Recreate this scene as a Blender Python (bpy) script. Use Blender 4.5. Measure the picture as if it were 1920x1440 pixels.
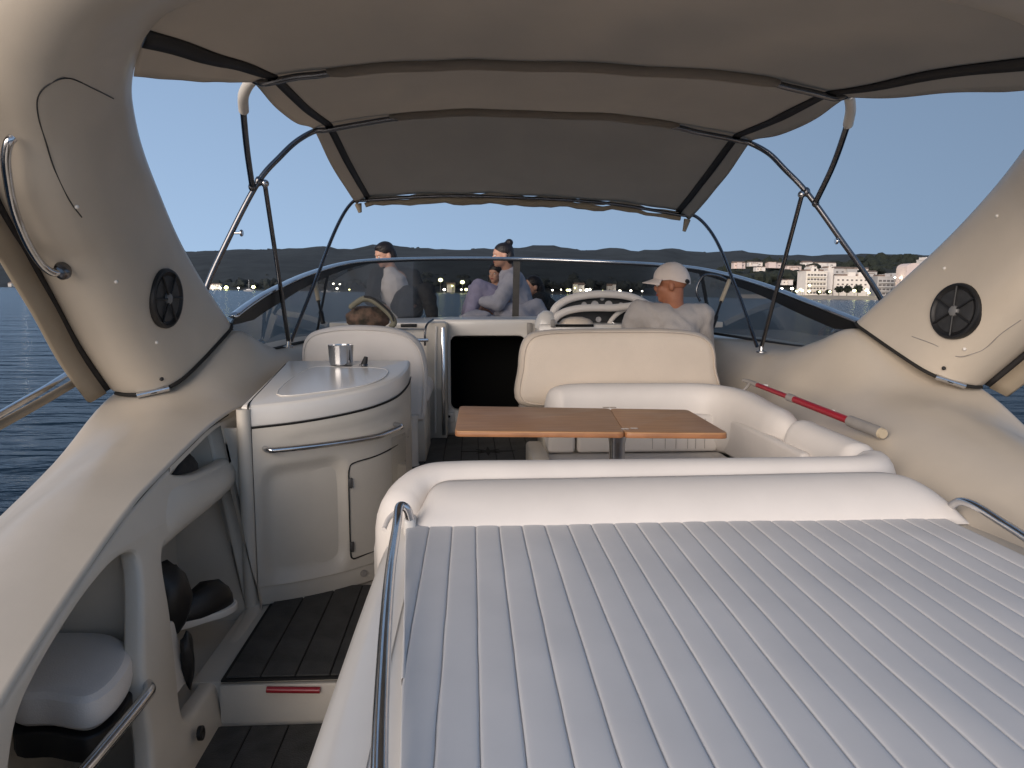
import bpy, bmesh, math, random
from math import sin, cos, tan, atan, atan2, pi, radians, sqrt
from mathutils import Vector, Matrix, Quaternion, noise

for o in list(bpy.data.objects):
    bpy.data.objects.remove(o)
scene = bpy.context.scene
COL = scene.collection
random.seed(7)

# ------------------------------------------------------------------ camera
EYE = 2.45                       # eye height above the water
FPX, U0, V0 = 1440.0, 960.0, 720.0   # focal length in photograph pixels
PITCH = atan((720 - 546) / FPX)
YAW = atan((960 - 883) / FPX * cos(PITCH))
HEEL = radians(-0.75)            # the boat leans a little to port
HM = Matrix.Translation((0, 0, EYE)) @ Matrix.Rotation(HEEL, 4, 'Y') @ Matrix.Translation((0, 0, -EYE))
cam_data = bpy.data.cameras.new('camera')
cam = bpy.data.objects.new('camera', cam_data)
COL.objects.link(cam)
cam_data.sensor_width = 36.0
cam_data.lens = 36.0 * FPX / 1920.0
cam_data.clip_start = 0.05
cam_data.clip_end = 30000.0
cam.matrix_world = HM @ (Matrix.Translation((0, 0, EYE)) @ Matrix.Rotation(-YAW, 4, 'Z') @ Matrix.Rotation(pi / 2 - PITCH, 4, 'X'))
scene.camera = cam

# ------------------------------------------------------------------ sky, sun, exposure
SUN_AZ = radians(214)            # behind the boat, a little to port (clockwise from +Y)
SUN_EL = radians(8.0)
world = bpy.data.worlds.new('World')
scene.world = world
world.use_nodes = True
wn = world.node_tree
bg = wn.nodes['Background']
sky = wn.nodes.new('ShaderNodeTexSky')
sky.sky_type = 'NISHITA'
sky.sun_disc = False
sky.sun_elevation = SUN_EL
sky.sun_rotation = -SUN_AZ
sky.altitude = 0
sky.air_density = 1.0
sky.dust_density = 0.0
sky.ozone_density = 2.0
# dusk sky is even in colour down to the hills: the band of haze at the horizon is stretched out
geo = wn.nodes.new('ShaderNodeTexCoord')
sep = wn.nodes.new('ShaderNodeSeparateXYZ'); comb = wn.nodes.new('ShaderNodeCombineXYZ')
mz = wn.nodes.new('ShaderNodeMath'); mz.operation = 'MULTIPLY_ADD'; mz.inputs[1].default_value = .6; mz.inputs[2].default_value = .42
ab = wn.nodes.new('ShaderNodeMath'); ab.operation = 'MAXIMUM'; ab.inputs[1].default_value = 0.0
nrm = wn.nodes.new('ShaderNodeVectorMath'); nrm.operation = 'NORMALIZE'
wn.links.new(geo.outputs['Generated'], sep.inputs[0])
wn.links.new(sep.outputs['X'], comb.inputs['X']); wn.links.new(sep.outputs['Y'], comb.inputs['Y'])
wn.links.new(sep.outputs['Z'], ab.inputs[0]); wn.links.new(ab.outputs[0], mz.inputs[0]); wn.links.new(mz.outputs[0], comb.inputs['Z'])
wn.links.new(comb.outputs[0], nrm.inputs[0]); wn.links.new(nrm.outputs[0], sky.inputs['Vector'])
tint = wn.nodes.new('ShaderNodeMix'); tint.data_type = 'RGBA'; tint.blend_type = 'MULTIPLY'; tint.inputs[0].default_value = 1.0
tint.inputs[7].default_value = (1.34, 1.05, .95, 1)
wn.links.new(sky.outputs[0], tint.inputs[6])
wn.links.new(tint.outputs[2], bg.inputs['Color'])
bg.inputs['Strength'].default_value = 0.086
sun_data = bpy.data.lights.new('sun', 'SUN')
sun = bpy.data.objects.new('sun', sun_data)
COL.objects.link(sun)
sun_data.energy = 1.75
sun_data.angle = radians(60)
sun_data.color = (1.0, 0.86, 0.74)
sd = Vector((sin(SUN_AZ) * cos(SUN_EL), cos(SUN_AZ) * cos(SUN_EL), sin(SUN_EL)))
sun.rotation_euler = sd.to_track_quat('Z', 'Y').to_euler()
sun.location = sd * 50
scene.view_settings.view_transform = 'Standard'
scene.view_settings.look = 'None'
scene.view_settings.gamma = 1.0
scene.view_settings.exposure = 1.5

# ------------------------------------------------------------------ geometry helpers
XC = 0.39                        # the boat's centreline

def ray(u, v):
    x = (u - U0) / FPX; y = (V0 - v) / FPX
    cy, sy = cos(PITCH), sin(PITCH)
    Y = cy + y * sy; Z = -sy + y * cy
    c, s = cos(YAW), sin(YAW)
    return Vector((x * c + Y * s, -x * s + Y * c, Z))

def P(u, v, X=None, Y=None, Z=None):
    """a measured direction in the photograph put at a known depth, side or height"""
    d = ray(u, v)
    if X is not None: t = X / d.x
    elif Y is not None: t = Y / d.y
    else: t = (Z - EYE) / d.z
    return Vector((d.x * t, d.y * t, EYE + d.z * t))

def px(p):
    """direction of a point, in photograph pixels"""
    c, s = cos(YAW), sin(YAW)
    q = Vector(p) - Vector((0, 0, EYE))
    x, y = q.x * c - q.y * s, q.x * s + q.y * c
    cy, sy = cos(PITCH), sin(PITCH)
    f, z = y * cy - q.z * sy, y * sy + q.z * cy
    return (U0 + FPX * x / f, V0 - FPX * z / f)

def PW(u, v, Y):
    return HM @ P(u, v, Y=Y)

def cm(pts, n=6, closed=False):
    """Catmull-Rom through the points"""
    pts = [Vector(p) for p in pts]
    out = []
    N = len(pts)
    for i in range(N if closed else N - 1):
        if closed:
            p0, p1, p2, p3 = pts[i - 1], pts[i], pts[(i + 1) % N], pts[(i + 2) % N]
        else:
            p1, p2 = pts[i], pts[i + 1]
            p0 = pts[i - 1] if i else p1 * 2 - p2
            p3 = pts[i + 2] if i + 2 < N else p2 * 2 - p1
        for k in range(n):
            t = k / n
            out.append(0.5 * ((2 * p1) + (p2 - p0) * t + (2 * p0 - 5 * p1 + 4 * p2 - p3) * t * t + (3 * p1 - p0 - 3 * p2 + p3) * t ** 3))
    if not closed: out.append(pts[-1].copy())
    return out

BOAT = []                        # top-level things that heel with the boat
LOC = {}

def tag(o, label, cat, group=None, boat=True):
    o['label'] = label; o['category'] = cat
    if group: o['group'] = group
    if boat: BOAT.append(o)
    return o

def thing(name, label, cat, loc=(0, 0, 0), group=None, boat=True):
    o = bpy.data.objects.new(name, None)
    COL.objects.link(o)
    o.location = loc
    o.empty_display_size = 0.1
    LOC[o.name] = Vector(loc)
    return tag(o, label, cat, group, boat)

def wloc(o):
    return LOC.get(o.name, Vector((0, 0, 0)))

def add(name, mesh, mat, parent=None, smooth=True):
    """link a mesh given in boat coordinates, under its parent if it has one"""
    o = bpy.data.objects.new(name, mesh)
    COL.objects.link(o)
    if parent is not None:
        base = wloc(parent)
        mesh.transform(Matrix.Translation(-base))
        o.parent = parent
        LOC[o.name] = base.copy()
    else:
        # the object's origin goes to the middle of its base
        if len(mesh.vertices):
            xs = [v.co.x for v in mesh.vertices]; ys = [v.co.y for v in mesh.vertices]; zs = [v.co.z for v in mesh.vertices]
            c = Vector(((min(xs) + max(xs)) / 2, (min(ys) + max(ys)) / 2, min(zs)))
            mesh.transform(Matrix.Translation(-c))
            o.location = c
            LOC[o.name] = c
    if mat is not None and not mesh.materials:
        mesh.materials.append(M[mat] if isinstance(mat, str) else mat)
    if smooth:
        mesh.polygons.foreach_set('use_smooth', [True] * len(mesh.polygons))
    mesh.update()
    return o

def mk(verts, faces):
    m = bpy.data.meshes.new('m')
    m.from_pydata([tuple(v) for v in verts], [], faces)
    return m

def fixn(m):
    bm = bmesh.new(); bm.from_mesh(m)
    bmesh.ops.recalc_face_normals(bm, faces=bm.faces)
    bm.to_mesh(m); bm.free()
    return m

def sharp(o, deg=35):
    """smooth shading that breaks at hard edges"""
    m = o.data
    bm = bmesh.new(); bm.from_mesh(m)
    for e in bm.edges:
        if len(e.link_faces) == 2 and e.calc_face_angle(0) > radians(deg): e.smooth = False
    bm.to_mesh(m); bm.free()
    return o

def grid(rows, close_u=False, close_v=False, cap=False):
    R, C = len(rows), len(rows[0])
    verts = [p for r in rows for p in r]
    faces = []
    for i in range(R if close_v else R - 1):
        for j in range(C if close_u else C - 1):
            a, b = i * C + j, i * C + (j + 1) % C
            c, d = ((i + 1) % R) * C + (j + 1) % C, ((i + 1) % R) * C + j
            faces.append((a, b, c, d))
    if cap:
        faces.append(tuple(reversed(range(C))))
        faces.append(tuple((R - 1) * C + j for j in range(C)))
    return fixn(mk(verts, faces))

def tube_mesh(pts, r, seg=10, closed=False):
    pts = [Vector(p) for p in pts]
    n = len(pts)
    rs = list(r) if isinstance(r, (list, tuple)) else [r] * n
    if len(rs) != n:
        m_ = len(rs) - 1
        rs = [rs[int(m_ * i / (n - 1))] + (rs[min(m_, int(m_ * i / (n - 1)) + 1)] - rs[int(m_ * i / (n - 1))]) * (m_ * i / (n - 1) % 1) for i in range(n)]
    rows = []
    T = (pts[1] - pts[0]).normalized()
    N = T.orthogonal().normalized()
    for i in range(n):
        if closed: t = (pts[(i + 1) % n] - pts[i - 1])
        else: t = pts[min(i + 1, n - 1)] - pts[max(i - 1, 0)]
        t.normalize()
        N = (N - t * N.dot(t)).normalized()
        B = t.cross(N)
        rows.append([pts[i] + (N * cos(a) + B * sin(a)) * rs[i] for a in (2 * pi * k / seg for k in range(seg))])
    return grid(rows, close_u=True, close_v=closed, cap=not closed)

def tube(name, pts, r, mat, parent=None, seg=10, n=0, closed=False):
    if n: pts = cm(pts, n, closed)
    o = add(name, tube_mesh(pts, r, seg, closed), mat, parent)
    return sharp(o, 60)

def box_mesh(x0, x1, y0, y1, z0, z1, bev=0.0, seg=2):
    bm = bmesh.new()
    bmesh.ops.create_cube(bm, size=1)
    for v in bm.verts:
        v.co = Vector((x0 + (v.co.x + .5) * (x1 - x0), y0 + (v.co.y + .5) * (y1 - y0), z0 + (v.co.z + .5) * (z1 - z0)))
    if bev: bmesh.ops.bevel(bm, geom=list(bm.edges), offset=bev, segments=seg, affect='EDGES', profile=0.5)
    m = bpy.data.meshes.new('m'); bm.to_mesh(m); bm.free()
    return m

def box(name, x0, x1, y0, y1, z0, z1, mat, parent=None, bev=0.0, seg=2):
    o = add(name, box_mesh(x0, x1, y0, y1, z0, z1, bev, seg), mat, parent)
    return sharp(o, 40)

def lathe_mesh(prof, centre, axis=(0, 0, 1), seg=24):
    q = Vector((0, 0, 1)).rotation_difference(Vector(axis).normalized())
    rows = []
    for r, h in prof:
        rows.append([Vector(centre) + q @ Vector((r * cos(2 * pi * k / seg), r * sin(2 * pi * k / seg), h)) for k in range(seg)])
    return grid(rows, close_u=True, cap=True)

def lathe(name, prof, centre, mat, parent=None, axis=(0, 0, 1), seg=24):
    o = add(name, lathe_mesh(prof, centre, axis, seg), mat, parent)
    return sharp(o, 40)

def plate_mesh(outline, holes, half, bev, fn, res=2):
    """flat outline (with holes) given thickness and rounded edges, carried to its place by fn(a, b, thickness)"""
    cu = bpy.data.curves.new('c', 'CURVE')
    cu.dimensions = '2D'; cu.fill_mode = 'BOTH'
    cu.extrude = max(half - bev, 0.0); cu.bevel_depth = bev; cu.bevel_resolution = res
    if bev: cu.offset = -bev
    for loop in [outline] + list(holes):
        s = cu.splines.new('POLY')
        s.points.add(len(loop) - 1)
        for p, q in zip(s.points, loop): p.co = (q[0], q[1], 0, 1)
        s.use_cyclic_u = True
    o = bpy.data.objects.new('c', cu); COL.objects.link(o)
    dg = bpy.context.evaluated_depsgraph_get()
    m = bpy.data.meshes.new_from_object(o.evaluated_get(dg))
    bpy.data.objects.remove(o); bpy.data.curves.remove(cu)
    bm = bmesh.new(); bm.from_mesh(m)
    bmesh.ops.remove_doubles(bm, verts=bm.verts, dist=1e-5)
    for v in bm.verts: v.co = fn(v.co.x, v.co.y, v.co.z)
    bmesh.ops.recalc_face_normals(bm, faces=bm.faces)
    bm.to_mesh(m); bm.free()
    m.materials.clear()
    return m

def plate(name, outline, holes, half, bev, fn, mat, parent=None, ang=25):
    o = add(name, plate_mesh(outline, holes, half, bev, fn), mat, parent)
    return sharp(o, ang)

def rrect(x0, x1, y0, y1, r, n=6):
    """rounded rectangle; r one radius or four (bl, br, tr, tl)"""
    rr = r if isinstance(r, (list, tuple)) else (r,) * 4
    out = []
    for (cx, cy, a0, q) in ((x0 + rr[0], y0 + rr[0], pi, rr[0]), (x1 - rr[1], y0 + rr[1], 1.5 * pi, rr[1]),
                            (x1 - rr[2], y1 - rr[2], 0, rr[2]), (x0 + rr[3], y1 - rr[3], .5 * pi, rr[3])):
        for k in range(n + 1):
            a = a0 + (pi / 2) * k / n
            out.append((cx + q * cos(a), cy + q * sin(a)))
    return out

def blobs_mesh(caps=(), balls=(), voxel=0.012, smooth=6):
    """tapered capsules and ellipsoids fused into one continuous surface"""
    bm = bmesh.new()
    for p0, r0, p1, r1 in caps:
        p0, p1 = Vector(p0), Vector(p1)
        q = Vector((0, 0, 1)).rotation_difference((p1 - p0).normalized())
        L = (p1 - p0).length
        S = 14; rows = []
        prof = [(r0 * cos(a), r0 * sin(a)) for a in (-pi / 2 * .98, -pi / 3, -pi / 6, 0)] + [(r1 * cos(a), L + r1 * sin(a)) for a in (0, pi / 6, pi / 3, pi / 2 * .98)]
        for r, h in prof:
            rows.append([bm.verts.new(p0 + q @ Vector((r * cos(2 * pi * k / S), r * sin(2 * pi * k / S), h))) for k in range(S)])
        for i in range(len(rows) - 1):
            for k in range(S):
                bm.faces.new((rows[i][k], rows[i][(k + 1) % S], rows[i + 1][(k + 1) % S], rows[i + 1][k]))
        bm.faces.new(list(reversed(rows[0]))); bm.faces.new(rows[-1])
    for b in balls:
        c, r = Vector(b[0]), b[1]
        rot = b[2] if len(b) > 2 else Matrix.Identity(3)
        res = bmesh.ops.create_icosphere(bm, subdivisions=3, radius=1)
        for v in res['verts']:
            v.co = c + rot @ Vector((v.co.x * r[0], v.co.y * r[1], v.co.z * r[2]))
    m = bpy.data.meshes.new('m'); bm.to_mesh(m); bm.free()
    o = bpy.data.objects.new('t', m); COL.objects.link(o)
    md = o.modifiers.new('r', 'REMESH'); md.mode = 'VOXEL'; md.voxel_size = voxel
    ms = o.modifiers.new('s', 'SMOOTH'); ms.factor = .5; ms.iterations = smooth
    dg = bpy.context.evaluated_depsgraph_get()
    out = bpy.data.meshes.new_from_object(o.evaluated_get(dg))
    bpy.data.objects.remove(o); bpy.data.meshes.remove(m)
    out.materials.clear()
    return out

def ico(sub, fn):
    bm = bmesh.new()
    bmesh.ops.create_icosphere(bm, subdivisions=sub, radius=1)
    for v in bm.verts: v.co = fn(v.co)
    m = bpy.data.meshes.new('m'); bm.to_mesh(m); bm.free()
    return m

# ------------------------------------------------------------------ materials
M = {}

def mat(name, col, rough=0.5, metal=0.0, var=0.0, vscale=8.0, bump=0.0, bscale=200.0, coat=0.0, emit=None, spec=0.5, col2=None, trans=0.0):
    m = bpy.data.materials.new(name); m.use_nodes = True
    nt = m.node_tree; b = nt.nodes['Principled BSDF']
    b.inputs['Base Color'].default_value = (*col, 1)
    b.inputs['Roughness'].default_value = rough
    b.inputs['Metallic'].default_value = metal
    b.inputs['Specular IOR Level'].default_value = spec
    if coat:
        b.inputs['Coat Weight'].default_value = coat; b.inputs['Coat Roughness'].default_value = 0.12
    tc = nt.nodes.new('ShaderNodeTexCoord')
    if var or col2:
        nz = nt.nodes.new('ShaderNodeTexNoise'); nz.inputs['Scale'].default_value = vscale; nz.inputs['Detail'].default_value = 6
        nz.inputs['Roughness'].default_value = .6
        nt.links.new(tc.outputs['Object'], nz.inputs['Vector'])
        cr = nt.nodes.new('ShaderNodeValToRGB')
        c2 = col2 if col2 else tuple(c * (1 - var) for c in col)
        cr.color_ramp.elements[0].position = .35; cr.color_ramp.elements[1].position = .65
        cr.color_ramp.elements[0].color = (*c2, 1); cr.color_ramp.elements[1].color = (*col, 1)
        nt.links.new(nz.outputs['Fac'], cr.inputs['Fac'])
        nt.links.new(cr.outputs['Color'], b.inputs['Base Color'])
    if bump:
        n2 = nt.nodes.new('ShaderNodeTexNoise'); n2.inputs['Scale'].default_value = bscale; n2.inputs['Detail'].default_value = 3
        nt.links.new(tc.outputs['Object'], n2.inputs['Vector'])
        bp = nt.nodes.new('ShaderNodeBump'); bp.inputs['Strength'].default_value = bump; bp.inputs['Distance'].default_value = 0.01
        nt.links.new(n2.outputs['Fac'], bp.inputs['Height'])
        nt.links.new(bp.outputs['Normal'], b.inputs['Normal'])
    if emit:
        b.inputs['Emission Color'].default_value = (*emit[0], 1); b.inputs['Emission Strength'].default_value = emit[1]
    if trans:
        tl = nt.nodes.new('ShaderNodeBsdfTranslucent'); tl.inputs['Color'].default_value = (*col, 1)
        mx = nt.nodes.new('ShaderNodeMixShader'); mx.inputs[0].default_value = trans
        nt.links.new(b.outputs[0], mx.inputs[1]); nt.links.new(tl.outputs[0], mx.inputs[2])
        nt.links.new(mx.outputs[0], nt.nodes['Material Output'].inputs['Surface'])
    M[name] = m
    return m

mat('gelcoat', (.55, .485, .40), .42, var=.08, vscale=2.5, bump=.03, bscale=60, coat=.12)
mat('gelcoat_liner', (.56, .515, .445), .36, var=.08, vscale=3, bump=.05, bscale=90)
mat('gelcoat_white', (.70, .67, .625), .3, var=.05, vscale=4, coat=.3)
mat('vinyl', (.74, .695, .65), .5, var=.06, vscale=4, bump=.10, bscale=420)
mat('vinyl_cream', (.74, .64, .53), .5, var=.06, vscale=4, bump=.2, bscale=240)
mat('vinyl_grey', (.62, .60, .58), .5, var=.05, vscale=5, bump=.18, bscale=260)
mat('sunpad', (.68, .67, .665), .85, var=.06, vscale=3, bump=.05, bscale=700, spec=.15)
mat('seam', (.012, .011, .010), .8)
mat('canvas', (.55, .49, .42), .9, var=.14, vscale=2.5, bump=.25, bscale=500, trans=.55)
mat('canvas_edge', (.42, .35, .26), .85, var=.12, vscale=6, bump=.3, bscale=350, trans=.3)
mat('zip', (.012, .011, .012), .6)
mat('steel', (.62, .62, .63), .16, metal=1.0, var=.15, vscale=12)
mat('steel_dark', (.20, .20, .21), .22, metal=1.0, var=.2, vscale=10)
mat('sleeve', (.72, .68, .62), .55, var=.08, vscale=20)
mat('black', (.010, .010, .011), .5, var=.2, vscale=20)
mat('rubber', (.014, .014, .015), .65)
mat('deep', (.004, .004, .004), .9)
mat('speaker_cone', (.035, .035, .036), .55, var=.4, vscale=25)
mat('speaker_hub', (.16, .16, .16), .4)
mat('red', (.30, .012, .022), .3, var=.15, vscale=14)
mat('grey_plastic', (.28, .26, .24), .45, var=.1, vscale=15)
mat('planks', (.055, .055, .053), .62, var=.5, vscale=9, bump=.35, bscale=180)
mat('caulk', (.008, .008, .008), .8)
mat('gauge', (.52, .50, .49), .25)
mat('tan_plastic', (.50, .42, .30), .5, var=.1, vscale=12)
mat('skin', (.42, .17, .09), .55, var=.15, vscale=18)
mat('skin_pale', (.58, .32, .22), .55, var=.12, vscale=18)
mat('hair', (.012, .006, .005), .45, var=.4, vscale=60, bump=.6, bscale=90)
mat('shirt', (.46, .425, .40), .9, var=.06, vscale=30, bump=.3, bscale=120)
mat('cap_cloth', (.76, .66, .59), .8, var=.06, vscale=12, bump=.3, bscale=200)
mat('jacket', (.018, .018, .020), .8, var=.3, vscale=10, bump=.4, bscale=30)
mat('white_top', (.70, .66, .66), .85, var=.1, vscale=12, bump=.4, bscale=30)
mat('hoodie', (.46, .46, .53), .9, var=.12, vscale=10, bump=.5, bscale=25)
mat('lilac', (.34, .32, .46), .9, var=.12, vscale=10, bump=.5, bscale=25)
mat('khaki', (.20, .19, .14), .85, var=.2, vscale=14, bump=.5, bscale=60)
mat('camo', (.17, .105, .075), .9, col2=(.035, .032, .022), vscale=16, bump=.4, bscale=80)

def wood_mat():
    m = bpy.data.materials.new('table_wood'); m.use_nodes = True
    nt = m.node_tree; b = nt.nodes['Principled BSDF']
    tc = nt.nodes.new('ShaderNodeTexCoord'); mp = nt.nodes.new('ShaderNodeMapping'); mp.inputs['Scale'].default_value = (1.2, 14, 6)
    nz = nt.nodes.new('ShaderNodeTexNoise'); nz.inputs['Scale'].default_value = 4; nz.inputs['Detail'].default_value = 8; nz.inputs['Distortion'].default_value = .6
    cr = nt.nodes.new('ShaderNodeValToRGB')
    cr.color_ramp.elements[0].position = .3; cr.color_ramp.elements[1].position = .7
    cr.color_ramp.elements[0].color = (.33, .165, .072, 1); cr.color_ramp.elements[1].color = (.46, .245, .11, 1)
    nt.links.new(tc.outputs['Object'], mp.inputs['Vector']); nt.links.new(mp.outputs[0], nz.inputs['Vector'])
    nt.links.new(nz.outputs['Fac'], cr.inputs['Fac']); nt.links.new(cr.outputs[0], b.inputs['Base Color'])
    n2 = nt.nodes.new('ShaderNodeTexNoise'); n2.inputs['Scale'].default_value = 5
    nt.links.new(tc.outputs['Object'], n2.inputs['Vector'])
    mr = nt.nodes.new('ShaderNodeMapRange'); mr.inputs['To Min'].default_value = .35; mr.inputs['To Max'].default_value = .6
    nt.links.new(n2.outputs['Fac'], mr.inputs['Value']); nt.links.new(mr.outputs[0], b.inputs['Roughness'])
    M['table_wood'] = m
wood_mat()
mat('table_edge', (.36, .16, .07), .4, var=.25, vscale=12)

def glass_mat(name, tint, gloss=0.3):
    m = bpy.data.materials.new(name); m.use_nodes = True
    nt = m.node_tree; nt.nodes.remove(nt.nodes['Principled BSDF'])
    t = nt.nodes.new('ShaderNodeBsdfTransparent'); t.inputs['Color'].default_value = (*tint, 1)
    g = nt.nodes.new('ShaderNodeBsdfGlossy'); g.inputs['Roughness'].default_value = .03; g.inputs['Color'].default_value = (.8, .8, .8, 1)
    fr = nt.nodes.new('ShaderNodeFresnel'); fr.inputs['IOR'].default_value = 1.45
    mx = nt.nodes.new('ShaderNodeMixShader')
    sc = nt.nodes.new('ShaderNodeMath'); sc.operation = 'MULTIPLY'; sc.inputs[1].default_value = gloss
    nt.links.new(fr.outputs[0], sc.inputs[0]); nt.links.new(sc.outputs[0], mx.inputs[0]); nt.links.new(t.outputs[0], mx.inputs[1]); nt.links.new(g.outputs[0], mx.inputs[2])
    nt.links.new(mx.outputs[0], nt.nodes['Material Output'].inputs['Surface'])
    M[name] = m
glass_mat('tinted_glass', (.43, .43, .42))
glass_mat('clear_glass', (.85, .86, .86))

def sea_mat():
    m = bpy.data.materials.new('sea_water'); m.use_nodes = True
    nt = m.node_tree; b = nt.nodes['Principled BSDF']
    b.inputs['Base Color'].default_value = (.007, .020, .036, 1)
    b.inputs['Roughness'].default_value = .2
    b.inputs['Specular IOR Level'].default_value = .22
    b.inputs['IOR'].default_value = 1.33
    tc = nt.nodes.new('ShaderNodeTexCoord')
    mp = nt.nodes.new('ShaderNodeMapping'); mp.inputs['Rotation'].default_value = (0, 0, radians(12)); mp.inputs['Scale'].default_value = (.35, 1.0, 1)
    nt.links.new(tc.outputs['Object'], mp.inputs['Vector'])
    hs = []
    for sc, w in ((.35, 1.0), (1.3, .45), (4.5, .14)):
        n = nt.nodes.new('ShaderNodeTexNoise'); n.inputs['Scale'].default_value = sc; n.inputs['Detail'].default_value = 4
        nt.links.new(mp.outputs[0], n.inputs['Vector'])
        mu = nt.nodes.new('ShaderNodeMath'); mu.operation = 'MULTIPLY'; mu.inputs[1].default_value = w
        nt.links.new(n.outputs['Fac'], mu.inputs[0]); hs.append(mu)
    a1 = nt.nodes.new('ShaderNodeMath'); a2 = nt.nodes.new('ShaderNodeMath')
    nt.links.new(hs[0].outputs[0], a1.inputs[0]); nt.links.new(hs[1].outputs[0], a1.inputs[1])
    nt.links.new(a1.outputs[0], a2.inputs[0]); nt.links.new(hs[2].outputs[0], a2.inputs[1])
    bp = nt.nodes.new('ShaderNodeBump'); bp.inputs['Strength'].default_value = 1.0; bp.inputs['Distance'].default_value = .8
    nt.links.new(a2.outputs[0], bp.inputs['Height']); nt.links.new(bp.outputs[0], b.inputs['Normal'])
    M['sea_water'] = m
sea_mat()
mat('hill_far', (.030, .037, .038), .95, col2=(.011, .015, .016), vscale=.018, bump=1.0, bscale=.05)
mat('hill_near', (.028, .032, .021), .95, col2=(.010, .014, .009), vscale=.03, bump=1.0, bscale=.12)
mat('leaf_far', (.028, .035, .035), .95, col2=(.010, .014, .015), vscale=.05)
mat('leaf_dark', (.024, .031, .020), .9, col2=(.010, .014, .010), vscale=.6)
mat('sand', (.40, .34, .27), .95, var=.2, vscale=.2)
mat('quay', (.30, .27, .25), .9, var=.2, vscale=.3)
mat('house_white', (.84, .77, .70), .9, var=.08, vscale=.2)
mat('house_pink', (.76, .62, .56), .9, var=.08, vscale=.2)
mat('house_grey', (.55, .52, .49), .9, var=.1, vscale=.2)
mat('roof_tile', (.24, .17, .13), .9, var=.2, vscale=.5)
mat('pane_dark', (.14, .125, .115), .4)
mat('lamp_white', (1, .95, .85), .5, emit=((1.0, .93, .78), 6.0))
mat('lamp_yellow', (1, .95, .5), .5, emit=((.95, .95, .38), 4.5))
mat('hull_white', (.72, .71, .70), .3)

# ================================================================== the sea and the land
def struct(o):
    o['kind'] = 'structure'; return o

def sea():
    S = 4100
    o = add('sea', mk([(-S, -S, 0), (S, -S, 0), (S, S, 0), (-S, S, 0)], [(0, 1, 2, 3)]), 'sea_water', None, smooth=False)
    struct(o)
sea()

def lerp_tab(tab, x):
    if x <= tab[0][0]: return tab[0][1]
    for (a, b), (c, d) in zip(tab, tab[1:]):
        if x <= c: return b + (d - b) * (x - a) / (c - a)
    return tab[-1][1]

def hill(name, prof, dists, us, mat_, amp, frac):
    """terrain sheet: shore, slopes and ridge; prof gives the skyline direction by bearing"""
    rows = []
    hz0 = 546
    for (D, f) in zip(dists, frac):
        row = []
        for u in us:
            v = lerp_tab(prof, u)
            top = PW(u, v, dists[-2])
            h = max(top.z, 6) * f
            p = PW(u, 546, D)
            n = noise.noise(Vector((p.x * .004, p.y * .004, 3.1))) + .5 * noise.noise(Vector((p.x * .012, p.y * .012, 9.1)))
            j = noise.noise(Vector((p.x * .05, p.y * .05, 5.0))) * 3 + noise.noise(Vector((p.x * .13, p.y * .13, 1.0))) * 2
            z = h * (1 + (amp * n if 0 < f < .98 else 0)) + (j if f > 0 else 0)
            row.append(Vector((p.x, p.y, z if f > 0 else -1.0)))
        rows.append(row)
    o = add(name, grid(rows), mat_)
    return struct(o)

FAR = [(-900, 482), (-300, 480), (0, 478), (60, 475), (200, 472), (350, 473), (450, 468), (560, 470), (640, 471), (700, 468), (780, 465), (850, 470), (960, 468), (1100, 470),
       (1200, 473), (1300, 476), (1385, 470), (1440, 477), (1540, 479), (1580, 476), (1700, 478), (1800, 484), (2200, 488), (3000, 492)]
us = [-900 + 13 * i for i in range(300)]
hill('hills', FAR, [880, 940, 1100, 1300, 1550, 1800, 2050, 2700], us, 'hill_far', .22, [0, .03, .25, .48, .70, .88, 1.0, .3])
NEAR = [(1240, 545), (1300, 528), (1340, 508), (1390, 496), (1450, 491), (1540, 493), (1600, 488), (1640, 481), (1700, 482), (1790, 490), (1900, 498), (2300, 510), (2900, 530)]
us = [1240 + 7 * i for i in range(235)]
hill('headland', NEAR, [590, 640, 720, 800, 900, 1000, 1150], us, 'hill_near', .15, [0, .02, .2, .5, .82, 1.0, .5])

# the strip of beach and quay below the town
def strip():
    a = [PW(u, 546, 545 + 6 * sin(u * .02)) for u in range(1395, 2400, 40)]
    b = [PW(u, 546, 640) for u in range(1395, 2400, 40)]
    rows = [[Vector((p.x, p.y, -.6)) for p in a], [Vector((p.x, p.y + 5, 1.4)) for p in a], [Vector((p.x, p.y + 9, 2.6)) for p in a], [Vector((p.x, p.y, 3.0)) for p in b]]
    struct(add('beach', grid(rows), 'sand'))
strip()

# woodland: crowns standing on the two hills, too far and too dense to count
def wood(name, mat_, spots, seed):
    rnd = random.Random(seed)
    vs, fs = [], []
    for (p, r) in spots:
        bm = bmesh.new(); bmesh.ops.create_icosphere(bm, subdivisions=2, radius=1)
        off = len(vs)
        sx, sz = r * rnd.uniform(.8, 1.3), r * rnd.uniform(.7, 1.2)
        ph = Vector((rnd.random() * 9, rnd.random() * 9, rnd.random() * 9))
        for v in bm.verts:
            k = 1 + .45 * noise.noise(v.co * 2.2 + ph)
            vs.append(Vector((p.x + v.co.x * sx * k, p.y + v.co.y * sx * k, p.z + v.co.z * sz * k)))
        for f in bm.faces: fs.append(tuple(off + v.index for v in f.verts))
        bm.free()
    o = add(name, mk(vs, fs), mat_, None, smooth=False)
    o['kind'] = 'stuff'; o['label'] = 'dark wooded hillside beyond the bay'; o['category'] = 'woodland'

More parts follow.
